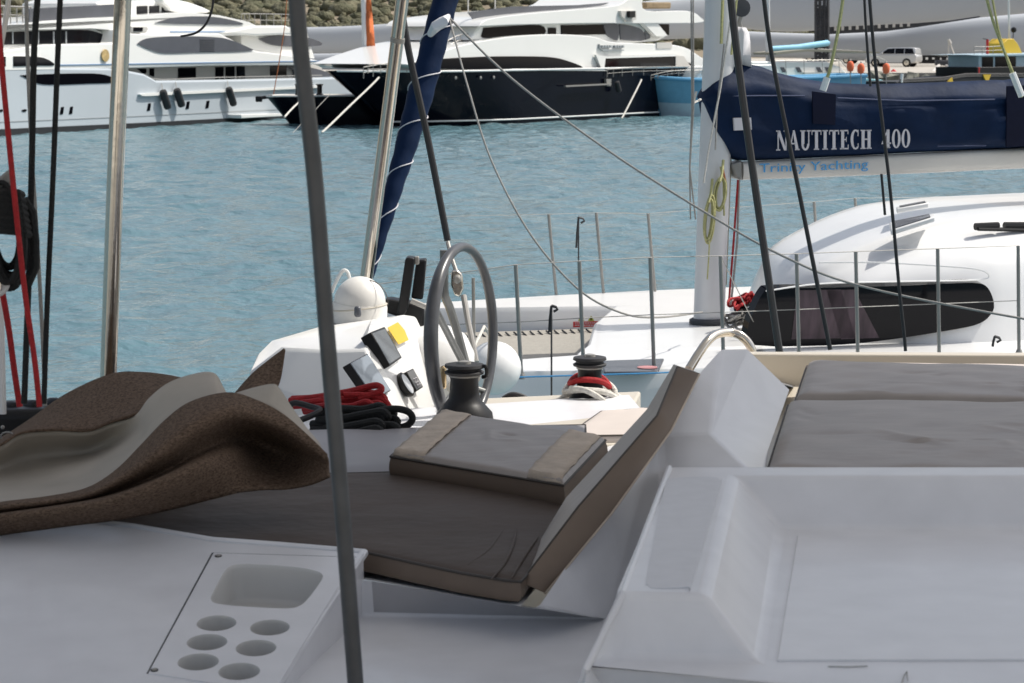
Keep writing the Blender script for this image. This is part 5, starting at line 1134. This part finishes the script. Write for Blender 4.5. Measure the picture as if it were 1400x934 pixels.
    MB().tube(crom([c + Vector((.055, 0, .19)), c + Vector((.08, -.03, .2)), c + Vector((.085, -.02, .165)), c + Vector((.07, 0, .155))], 10), .008, 8).build('feeder_arm', BLACKP, w1)
    MB().box(W(606, 516, 8.9), (.025, .03, .09)).build('jammer_plate', mat('bronze', (.55, .42, .25), .25, 1.0), root, bevel=.01)
    c, w2 = winch(806, 556, 9.45, .80)
    for i, (m_, zz, tl) in enumerate(((ROPER, .112, .10), (ROPEW, .085, .115), (ROPEW, .05, .13))):
        pts = [c + Vector(((.080 + .022 * i) * math.cos(a), (.080 + .022 * i) * math.sin(a), zz + .014 * math.sin(a * .5 + i) - .03 * (abs(math.cos(a)) ** 3))) for a in [2 * math.pi * k / 40 for k in range(40)]]
        MB().tube(pts, .0125, 8, closed=True).build('winch_turn', m_, w2)
    MB().tube(crom([c + Vector((-.08, -.07, .085)), c + Vector((-.02, -.12, .085)), c + Vector((.05, -.13, .045)), c + Vector((.11, -.12, -.02))], 16), .0125, 8).build('winch_turn', ROPEW, w2)
    # winch handle end (yellow) and red/black bits behind
    h = MB().tube([W(690, 561, 9.2), W(704, 567, 9.2)], .014, 12).build('handle_grip', mat('amber_plastic', (.75, .33, .03), .35), root)
    MB().tube([W(702, 566, 9.2), W(712, 570, 9.2)], .017, 12).build('handle_knob', BLACKP, root)
    MB().tube([W(655, 560, 9.2), W(690, 561, 9.2)], .011, 10).build('winch_handle', STEEL, root)
    MB().tube(crom([W(688, 546, 9.8), W(700, 540, 9.8), (W(715, 543, 9.8)), W(727, 551, 9.8)], 14), .013, 8).build('sheet_end', BLACKR, root)
    MB().tube(crom([W(686, 551, 9.75), W(700, 546, 9.75), (W(712, 548, 9.75)), W(722, 553, 9.75)], 14), .009, 8).build('sheet_end', ROPER, root)
    # turnbuckle of the covered stay
    t = MB().tube([W(612, 331, 10.5), W(617, 352, 10.45), W(624, 372, 10.4)], .010, 8).tube([W(634, 405, 10.4), W(640, 440, 10.3), W(651, 495, 10.2)], .014, 10); tb = t.build('turnbuckle', STEEL, root)
    b = MB(); b.slab([W(x, y, 10.35) for x, y in [(617, 370), (625, 369), (632, 375), (634, 396), (629, 407), (621, 404), (616, 390)]], (0, .03, 0)); b.build('toggle', BRUSH, tb, bevel=.008)
    MB().lathe([(.012, -.02), (.018, -.015), (.018, .015), (.012, .02)], W(625, 382, 10.33), (0, -1, 0), 14).build('toggle_pin', STEEL, tb)
    tube_obj('rail_post', [W(647, 380, 10.6), W(648, 470, 10.6)], .008, STEEL, root)
    # ---- rope clutches at the left edge
    for i, (x, y, sz) in enumerate(((14, 566, 1), (44, 563, .9), (73, 560, .9), (-4, 592, 1.2), (40, 590, 1.2), (18, 606, 1.1))):
        cl = MB().lathe([(.01, -.03), (.024 * sz, -.028), (.028 * sz, -.015), (.028 * sz, .015), (.024 * sz, .028), (.01, .03)], W(x, y - 6, 7.6), (.7, -.7, .1), 18).build('clutch_sheave', BLACKP, root)
    MB().slab([W(x, y, 7.5) for x, y in [(-30, 562), (72, 560), (66, 600), (10, 640), (-30, 640)]], (0, .25, 0)).build('clutch_body', BLACKP, root, bevel=.03, seg=3)
    MB().lathe([(.004, 0), (.007, .004), (.003, .008)], W(4, 584, 7.44), (0, -1, 0), 10).build('clutch_bolt', STEEL, root)
    MB().tube([W(10 + 9 * math.cos(a), 597 + 6 * math.sin(a), 6.7) for a in [2 * math.pi * k / 14 for k in range(14)]], .003, 6, closed=True).build('clutch_ring', STEEL, root)
    return root
fore = fore_boat()
# ------------------------------------------------------------------ round white fender behind the wheel
def deck_marks(root):
    sm = mat('grey_scuff', (.38, .37, .35), .6); rnd = random.Random(9)
    for pl in ([(1232, 936), (1236, 924), (1240, 918), (1241, 930)], [(1132, 911), (1160, 911.5), (1186, 910.5)]):
        MB().tube([g(x, y, 1.2195) for x, y in pl], .0012, 5).build('scuff_mark', sm, root)
deck_marks(fore)
def round_fender():
    c = W(676, 503, 11.6); f = thing('fender', c - Vector((0, 0, .14)), 'round white fender ball showing between the wheel and the first stanchion', 'fender')
    MB().lathe([(.003, -.135)] + [(.135 * math.cos(a), .135 * math.sin(a)) for a in [math.pi * (k / 14 - .5) for k in range(1, 14)]] + [(.003, .135)], c, (0, 0, 1), 32).build('fender_ball', GEL, f, angle=180)
    tube_obj('fender_rope', [c + Vector((0, 0, .13)), c + Vector((-.05, -.1, .22)), c + Vector((-.12, -.5, .12))], .008, ROPEW, f)
round_fender()
# ------------------------------------------------------------------ cushions
def prism(pts_top, drop, name, m, parent, bevel=.02, seg=4, sub=0, noise=0):
    mb = MB().slab(pts_top, drop); o = mb.build(name, m, parent, bevel=bevel, seg=seg, angle=60); return o
def puffy(corners, thick, nu, nv, name, m, parent, edge=.03, crown=.012, wr=.004, seed=1, smat=None, creases=0):
    # a cushion: top grid with rolled edges and soft wrinkles, flat bottom; corners a b c d around
    a, b, c, d = corners; rnd = random.Random(seed); ph = [rnd.uniform(0, 6) for _ in range(6)]
    CR = []
    for _ in range(creases):
        ua, va = rnd.uniform(0, .6), rnd.uniform(.05, .9); CR.append((ua, va, ua + rnd.uniform(.05, .28), va + rnd.uniform(-.3, .12), rnd.uniform(.008, .02), rnd.choice((-1, 1)) * rnd.uniform(.003, .007)))
    up = ((b - a).cross(d - a)).normalized(); up = up if up.z > 0 else -up
    def pt(u, v, k):
        p = a.lerp(b, u).lerp(d.lerp(c, u), v); return p
    mb = MB(); top = []
    for j in range(nv + 1):
        for i in range(nu + 1):
            u, v = i / nu, j / nv; p = pt(u, v, 0); eu = min(u, 1 - u) * (b - a).length; ev = min(v, 1 - v) * (d - a).length; e = min(eu, ev)
            q = min(1, e / edge); h = -edge * .55 * (1 - math.sqrt(max(0, 1 - (1 - q) ** 2))) + crown * math.sin(math.pi * u) * math.sin(math.pi * v)
            h += wr * q * (math.sin(u * 17 + v * 9 + ph[0]) * math.sin(v * 13 + ph[1]) + .6 * math.sin(u * 31 - v * 23 + ph[2]) * math.sin(u * 5 + ph[3]))
            for (ua, va, ub, vb, wd, hh) in CR:
                L2 = (ub - ua) ** 2 + (vb - va) ** 2; t_ = ((u - ua) * (ub - ua) + (v - va) * (vb - va)) / L2; tc = max(0, min(1, t_))
                dx = (u - ua - tc * (ub - ua)) * (b - a).length; dy = (v - va - tc * (vb - va)) * (d - a).length; dd = math.sqrt(dx * dx + dy * dy)
                h += q * hh * math.exp(-(dd / wd) ** 2) * math.sin(math.pi * min(1, max(0.05, tc)))
            top.append(p + up * h)
    nn = nu + 1; fs = [[j * nn + i, j * nn + i + 1, (j + 1) * nn + i + 1, (j + 1) * nn + i] for j in range(nv) for i in range(nu)]
    mb.add(top, fs, m)
    per = [(i, 0) for i in range(nu)] + [(nu, j) for j in range(nv)] + [(i, nv) for i in range(nu, 0, -1)] + [(0, j) for j in range(nv, 0, -1)]
    loop = [top[j * nn + i] for i, j in per]; cen = (a + b + c + d) / 4
    def off(k, dz): return [cen + (p - cen) * 1.0 + (p - cen).normalized() * k - up * dz for p in loop]
    t = thick
    mb.loft([loop, off(.006, t * .25), off(.008, t * .5), off(.004, t * .8), off(-.012, t)], smat or m, caps=False)
    mb.add(off(-.012, t), [list(range(len(loop)))], smat or m)
    o = mb.build(name, None, parent, angle=50)
    pipe = [p + (p - cen).normalized() * .002 for p in loop]
    MB().tube(pipe, .0035, 6, closed=True).build('piping', PIPING, o)
    return o
def cushions():
    # big dark seat cushion: polygon with its own outline
    root = thing('seat_cushion', g(600, 740, 1.365), 'large dark taupe sunbed cushion lying under the smaller grey cushion', 'cushion')
    out = [(498, 755), (560, 766), (630, 782), (712, 796), (742, 752), (772, 692), (800, 640), (760, 632), (640, 640), (560, 644), (480, 646), (380, 650), (250, 660), (120, 690), (100, 712), (250, 728), (290, 741), (380, 747)]
    out = [(498, 754.5), (520, 759), (560, 768), (630, 783), (690, 793), (712, 795), (719, 788), (745, 745), (775, 690), (805, 640), (640, 641), (560, 645), (480, 647), (380, 650), (250, 660), (60, 690), (60, 740), (250, 748), (380, 752)]
    T = [g(x, y, 1.312) for x, y in out]
    cen = sum(T, Vector()) / len(T)
    mb = MB(); n = len(T)
    # inner fan grid for gentle crown
    def sc(k, z): return [cen + (p - cen) * k + Vector((0, 0, z)) for p in T]
    rr = [sc(1 - .012, -.053), sc(1.002, -.04), sc(1.003, -.018), sc(.998, -.003), sc(.985, .002), sc(.9, .006), sc(.7, .009), sc(.4, .009), sc(.1, .008)]
    mb.loft(rr[:4], VINYLS, caps=False); mb.loft(rr[3:], VINYL, caps=False); mb.add(rr[-1], [list(range(n))], VINYL)
    o = mb.build('cushion_pad', None, root, angle=70)
    MB().tube([p + Vector((0, 0, .001)) for p in sc(1.0, -.002)], .004, 6, closed=True).build('piping', PIPING, root)
    for pl, hh in (([(672, 792), (690, 770), (702, 742), (706, 722)], .005), ([(700, 790), (716, 762), (736, 734)], .004), ([(640, 772), (668, 752), (690, 722)], .003)):
        MB().tube(crom([g(x, y, 1.305) for x, y in pl], 16), [hh * math.sin(math.pi * (k + .5) / 16) + .001 for k in range(16)], 8).build('crease_fold', VINYL, o)
    # greyer pad behind it
    r2 = thing('seat_cushion', g(560, 615, 1.36), 'greyish flat seat pad between the coiled ropes and small cushion', 'cushion')
    puffy([g(380, 645, 1.325), g(800, 639, 1.325), g(800, 577, 1.325), g(400, 585, 1.325)], .05, 30, 14, 'cushion_pad', mat('grey_lilac_vinyl', (.26, .245, .25), .4, var=.08, vscale=4), r2, edge=.02, crown=.004, wr=.002)
    # small cushion on top, with straps
    r3 = thing('seat_cushion', g(680, 620, 1.3), 'small square grey cushion with beige end straps lying on the big dark one', 'cushion')
    a, b, c, d = g(534, 617, 1.235), g(770, 656, 1.235), g(827, 595, 1.20), g(604, 559, 1.20)
    o = puffy([a, b, c, d], .075, 70, 60, 'cushion_pad', VINYLG, r3, edge=.03, crown=.006, wr=.0012, smat=VINYLS, creases=4)
    up = (b - a).cross(d - a).normalized()
    for k0, k1 in ((.012, .20), (.80, .985)):
        st = []
        for j in range(25):
            v = j / 24; row = []
            for i in range(7):
                u = k0 + (k1 - k0) * i / 6; u += .002 * math.sin(v * 23 + i) * (i in (0, 6)); p = a.lerp(b, u).lerp(d.lerp(c, u), v)
                e = min(v, 1 - v) * (d - a).length; q = min(1, e / .03); e2 = min(u, 1 - u) * (b - a).length; q2 = min(1, e2 / .03); q = min(q, q2)
                h = .006 - .03 * .55 * (1 - math.sqrt(max(0, 1 - (1 - q) ** 2))) + .006 * math.sin(math.pi * u) * math.sin(math.pi * v) + .0025 * math.sin(v * 40 + i * .6) * math.sin(i * 1.1 + 1)
                row.append(p + up * h)
            st.append(row)
        MB().loft(st, closed=False).build('strap', TRIM, r3, solid=.003)
    # leaning backrest
    r4 = thing('backrest_cushion', g(760, 790, 1.37), 'long bent taupe backrest cushion leaning diagonally against the white moulding', 'cushion')
    fr = [W(712, 797, 5.66), W(745, 811, 5.66), W(836, 702, 5.85), W(917, 589, 6.12), W(956, 512, 6.40), W(926, 502, 6.40), W(898, 569, 6.12), W(790, 694, 5.85)]
    sh = [Vector((.055, .36, .01))] * 8
    bk = [W(716, 776, 6.0), W(742, 788, 6.0), W(828, 680, 6.2), W(906, 575, 6.4), W(951, 508, 6.6), W(921, 498, 6.6), W(884, 560, 6.4), W(774, 680, 6.2)]
    def lin(pts, m=9):
        out_ = []
        for i in range(len(pts) - 1): out_ += [pts[i].lerp(pts[i + 1], k / m) for k in range(m)]
        return out_ + [pts[-1]]
    fL, fR = lin([fr[0], fr[7], fr[6], fr[5]]), lin([fr[1], fr[2], fr[3], fr[4]]); bL, bR = lin([bk[0], bk[7], bk[6], bk[5]]), lin([bk[1], bk[2], bk[3], bk[4]])
    tow = Vector((0, -.012, .004)); rows = []
    for i in range(len(fL)):
        w_ = [0, .04, .12, .3, .5, .7, .88, .96, 1]
        f_ = [fL[i].lerp(fR[i], k) + tow * math.sin(math.pi * k) ** .5 for k in w_]; b_ = [bR[i].lerp(bL[i], k) for k in (0, .5, 1)]
        rows.append(f_ + b_)
    nF = 9; mb = MB(); nn = 12
    mb.add([p for r_ in rows for p in r_], [], None)
    for i in range(len(rows) - 1):
        for k in range(nn):
            mb.f.append([i * nn + k, i * nn + (k + 1) % nn, (i + 1) * nn + (k + 1) % nn, (i + 1) * nn + k]); mb.m.append(mb.mi(VINYLS) if k < nF - 1 else mb.mi(VINYLG))
    mb.f.append(list(range(nn))[::-1]); mb.m.append(mb.mi(VINYLS)); mb.f.append([(len(rows) - 1) * nn + k for k in range(nn)]); mb.m.append(mb.mi(VINYLG))
    mb.build('cushion_pad', None, r4, angle=30, bevel=.006)
    MB().tube(fL, .0035, 6).build('piping', PIPING, r4); MB().tube(fR, .0035, 6).build('piping', TRIM, r4); MB().tube([fL[-1], fR[-1]], .0035, 6).build('piping', PIPING, r4)
    # pale pink seat pad behind
    r5 = thing('seat_cushion', g(840, 580, 1.4), 'pale pinkish seat pad in sunlight in front of the red roped winch', 'cushion')
    puffy([g(775, 592, 1.365), g(905, 590, 1.365), g(905, 553, 1.41), g(822, 559, 1.41)], .04, 16, 10, 'cushion_pad', VINYLL, r5, edge=.02, crown=.003, wr=.001, seed=3)
    # two cushions in the right-hand well
    r6 = thing('seat_cushion', g(1200, 600, 1.2), 'wide grey wrinkled cushion directly behind the deep white tray', 'cushion')
    puffy([g(1047, 640, 1.155), g(1640, 644, 1.155), g(1640, 549, 1.12), g(1078, 543, 1.12)], .10, 150, 60, 'cushion_pad', VINYLG, r6, edge=.05, crown=.012, wr=.003, seed=5, creases=16)
    r7 = thing('seat_cushion', g(1200, 520, 1.2), 'rear grey wrinkled cushion below the cream coaming, behind the wide one', 'cushion')
    puffy([g(1088, 537, 1.12), g(1640, 549, 1.13), g(1640, 505, 1.10), g(1104, 490, 1.10)], .09, 150, 50, 'cushion_pad', VINYLG, r7, edge=.05, crown=.010, wr=.003, seed=8, creases=12)
    r8 = thing('seat_cushion', g(1300, 495, 1.2), 'thin pinkish cushion strip along the cream coaming at right', 'cushion')
    puffy([g(1180, 503, 1.14), g(1640, 517, 1.14), g(1640, 497, 1.13), g(1170, 493, 1.13)], .05, 20, 4, 'cushion_pad', VINYLL, r8, edge=.02, crown=.002, wr=.001, seed=9)
cushions()
# ------------------------------------------------------------------ woven mat folded over the seat
def woven_mat():
    root = thing('woven_mat', g(200, 700, 1.3), 'brown woven mat with beige backing, loosely folded over the sunbed at left', 'mat')
    def part(name, rows, m, back=None, nu=70, nv=16, flip=False, off=-1):
        rr = sheet([[W(*p) for p in r] for r in rows], nu, nv); mb = MB().loft(rr, closed=False)
        if flip: mb.f = [f[::-1] for f in mb.f]
        return mb.build(name, m, root, recalc=False, solid=.007, soff=0, angle=180)
    # rear flap, brown face up
    part('rear_flap', [
        [(-60, 628, 6.7), (0, 600, 6.85), (40, 575, 7.0), (90, 540, 7.05), (150, 513, 7.05), (195, 510, 7.05), (245, 517, 7.0), (262, 527, 6.9)],
        [(-60, 626, 6.62), (0, 602, 6.7), (40, 583, 6.8), (90, 562, 6.85), (150, 542, 6.85), (195, 538, 6.8), (240, 530, 6.8), (262, 532, 6.85)],
        [(-60, 640, 6.5), (0, 609, 6.5), (30, 592, 6.55), (75, 588, 6.6), (120, 589, 6.6), (152, 577, 6.6), (186, 567, 6.6), (215, 560, 6.7)]], WEAVE)
    part('rear_flap_back', [
        [(-60, 628, 6.72), (0, 600, 6.87), (40, 575, 7.02), (90, 540, 7.07), (150, 513, 7.07), (195, 510, 7.07), (245, 517, 7.02), (262, 527, 6.92)],
        [(-60, 700, 7.4), (0, 680, 7.5), (40, 660, 7.5), (90, 640, 7.5), (150, 620, 7.5), (195, 610, 7.5), (245, 600, 7.5), (262, 600, 7.5)]], WEAVE, nv=8)
    # beige inner face: valley between the flaps, rising to a pale crest on the right
    part('beige_inner', [
        [(-60, 641, 6.52), (0, 610.5, 6.52), (30, 594, 6.57), (75, 590, 6.62), (120, 591, 6.62), (152, 580, 6.62), (186, 568, 6.6), (205, 545, 6.6), (232, 524, 6.6), (268, 512, 6.62), (292, 511.5, 6.62), (303, 528, 6.6), (312, 545, 6.5)],
        [(-60, 660, 6.55), (0, 640, 6.62), (30, 628, 6.68), (75, 622, 6.72), (120, 618, 6.74), (155, 606, 6.68), (190, 590, 6.56), (206, 574, 6.5), (235, 553, 6.48), (268, 535, 6.48), (290, 527, 6.5), (303, 536, 6.48), (312, 550, 6.44)],
        [(-60, 680, 6.4), (0, 665, 6.44), (30, 657, 6.5), (75, 648, 6.52), (120, 640, 6.48), (158, 630, 6.4), (194, 612, 6.34), (215, 595, 6.32), (240, 575, 6.33), (268, 555, 6.35), (290, 545, 6.38), (303, 545, 6.4), (312, 556, 6.4)],
        [(-60, 702, 6.1), (0, 690, 6.12), (30, 687, 6.14), (75, 682, 6.16), (120, 674, 6.18), (158, 655, 6.2), (196, 625, 6.22), (222, 600, 6.24), (245, 580, 6.26), (270, 565, 6.3), (290, 560, 6.33), (303, 560, 6.35), (312, 566, 6.36)]], BACKING)
    # front roll, brown
    part('front_roll', [
        [(-60, 700, 6.08), (0, 688, 6.1), (65, 680, 6.12), (120, 668, 6.14), (160, 643, 6.16), (192, 611, 6.18), (228, 574, 6.22), (262, 550, 6.26), (310, 538, 6.3), (345, 546, 6.3), (385, 566, 6.26), (420, 595, 6.2), (447, 620, 6.14)],
        [(-60, 704, 5.96), (0, 693, 5.96), (65, 686, 5.97), (120, 676, 5.98), (160, 657, 5.97), (198, 632, 5.96), (234, 606, 5.98), (268, 583, 6.04), (312, 566, 6.12), (350, 572, 6.2), (388, 588, 6.22), (422, 609, 6.18), (448, 628, 6.13)],
        [(-60, 712, 5.99), (0, 702, 5.99), (65, 693, 6.0), (120, 684, 6.02), (160, 673, 6.03), (198, 658, 6.05), (236, 640, 6.08), (272, 618, 6.14), (313, 600, 6.28), (352, 600, 6.42), (390, 612, 6.40), (423, 624, 6.26), (448.5, 634, 6.14)],
        [(-60, 718, 5.90), (0, 708, 5.90), (65, 699, 5.90), (120, 691, 5.89), (160, 682, 5.88), (200, 668, 5.88), (238, 652, 5.91), (275, 636, 5.98), (315, 624, 6.14), (352, 626, 6.36), (390, 634, 6.38), (424, 638, 6.24), (449, 641, 6.12)],
        [(-60, 740, 6.0), (0, 731, 6.0), (65, 722, 6.0), (120, 715, 6.0), (160, 710, 6.01), (205, 702, 6.03), (245, 693, 6.05), (285, 683, 6.07), (325, 674, 6.12), (358, 669, 6.17), (392, 668, 6.2), (425, 662, 6.15), (450, 652, 6.08)]], WEAVE, nv=26)
    # beige triangle of the rear corner and brown spike behind it
    part('beige_corner', [
        [(316, 541, 6.42), (345, 532, 6.45), (372, 526.5, 6.45), (381, 532, 6.44), (397, 556, 6.4), (420, 588, 6.3), (436, 606, 6.22)],
        [(316, 552, 6.34), (340, 549, 6.34), (362, 555, 6.32), (376, 562, 6.31), (393, 574, 6.28), (418, 598, 6.22), (440, 616, 6.17)]], BACKING, nv=6)
    part('brown_spike', [[(322, 538, 6.9), (345, 512, 6.95), (368, 493, 7.0), (384, 481, 7.0), (389, 477, 7.0)], [(330, 545, 6.8), (350, 540, 6.82), (365, 536, 6.84), (380, 528, 6.88), (388.5, 481, 6.98)]], WEAVE, nv=8)
woven_mat()
# ------------------------------------------------------------------ coiled ropes by the helm
def rope_pile(name, px, D, nr, m, label, rad, seed, dark=False):
    rnd = random.Random(seed); (x0, y0, x1, y1) = px
    root = thing(name, W((x0 + x1) / 2, y1, D), label, 'rope')
    for k in range(nr):
        f = k / max(1, nr - 1); yb = y0 + (y1 - y0) * (f ** .8); a = x0 + rnd.uniform(0, 16) * (1 + f); b = x1 - rnd.uniform(0, 26); dd = D - .10 * f + rnd.uniform(-.06, .06)
        h = rnd.uniform(3, 6)
        pts = [W(a, yb + h, dd + .1), W(a + (b - a) * .3, yb + rnd.uniform(-3, 3) + 2, dd), W(a + (b - a) * .65, yb + rnd.uniform(-4, 2), dd - .02), W(b - 8, yb - rnd.uniform(3, 7), dd - .04), W(b, yb, dd - .05), W(b - 6, yb + h, dd - .02), W(a + (b - a) * .6, yb + h + 2, dd + .03), W(a + (b - a) * .3, yb + h + 1, dd + .05), W(a, yb + h + 3, dd + .12)]
        MB().tube(crom(pts, 36), rad, 8).build('rope_loop', m, root)
    return root
r_ = rope_pile('rope_coil', (396, 540, 531, 556), 8.3, 7, ROPER, 'red rope coil lying on top of the black one beside the helm console', .0105, 3)
MB().tube(crom([W(396, 548, 8.35), W(440, 542, 8.3), W(480, 535, 8.25), W(514, 527, 8.22), W(520, 535, 8.2), W(490, 545, 8.2)], 30), .012, 8).build('rope_loop', ROPER, r_)
MB().tube(crom([W(470, 540, 8.2), W(508, 541, 8.2), W(526, 548, 8.2), W(532, 557, 8.2)], 20), .011, 8).build('rope_loop', ROPER, r_)
r_ = rope_pile('rope_coil', (425, 560, 548, 598), 8.12, 13, ROPEK, 'black rope coil beneath the red one with a loop sticking out at right', .014, 6)
MB().tube(crom([W(515, 562, 8.05), W(540, 559, 8.05), W(558, 563, 8.05), W(564, 573, 8.05), W(556, 582, 8.05), W(538, 586, 8.05)], 26), .0125, 10).build('rope_loop', ROPEK, r_)
MB().tube(crom([W(392, 560, 8.2), W(402, 551, 8.2), W(425, 556, 8.2), W(438, 562, 8.15), W(410, 575, 8.1)], 20), .011, 8).build('rope_loop', BLACKR, r_)
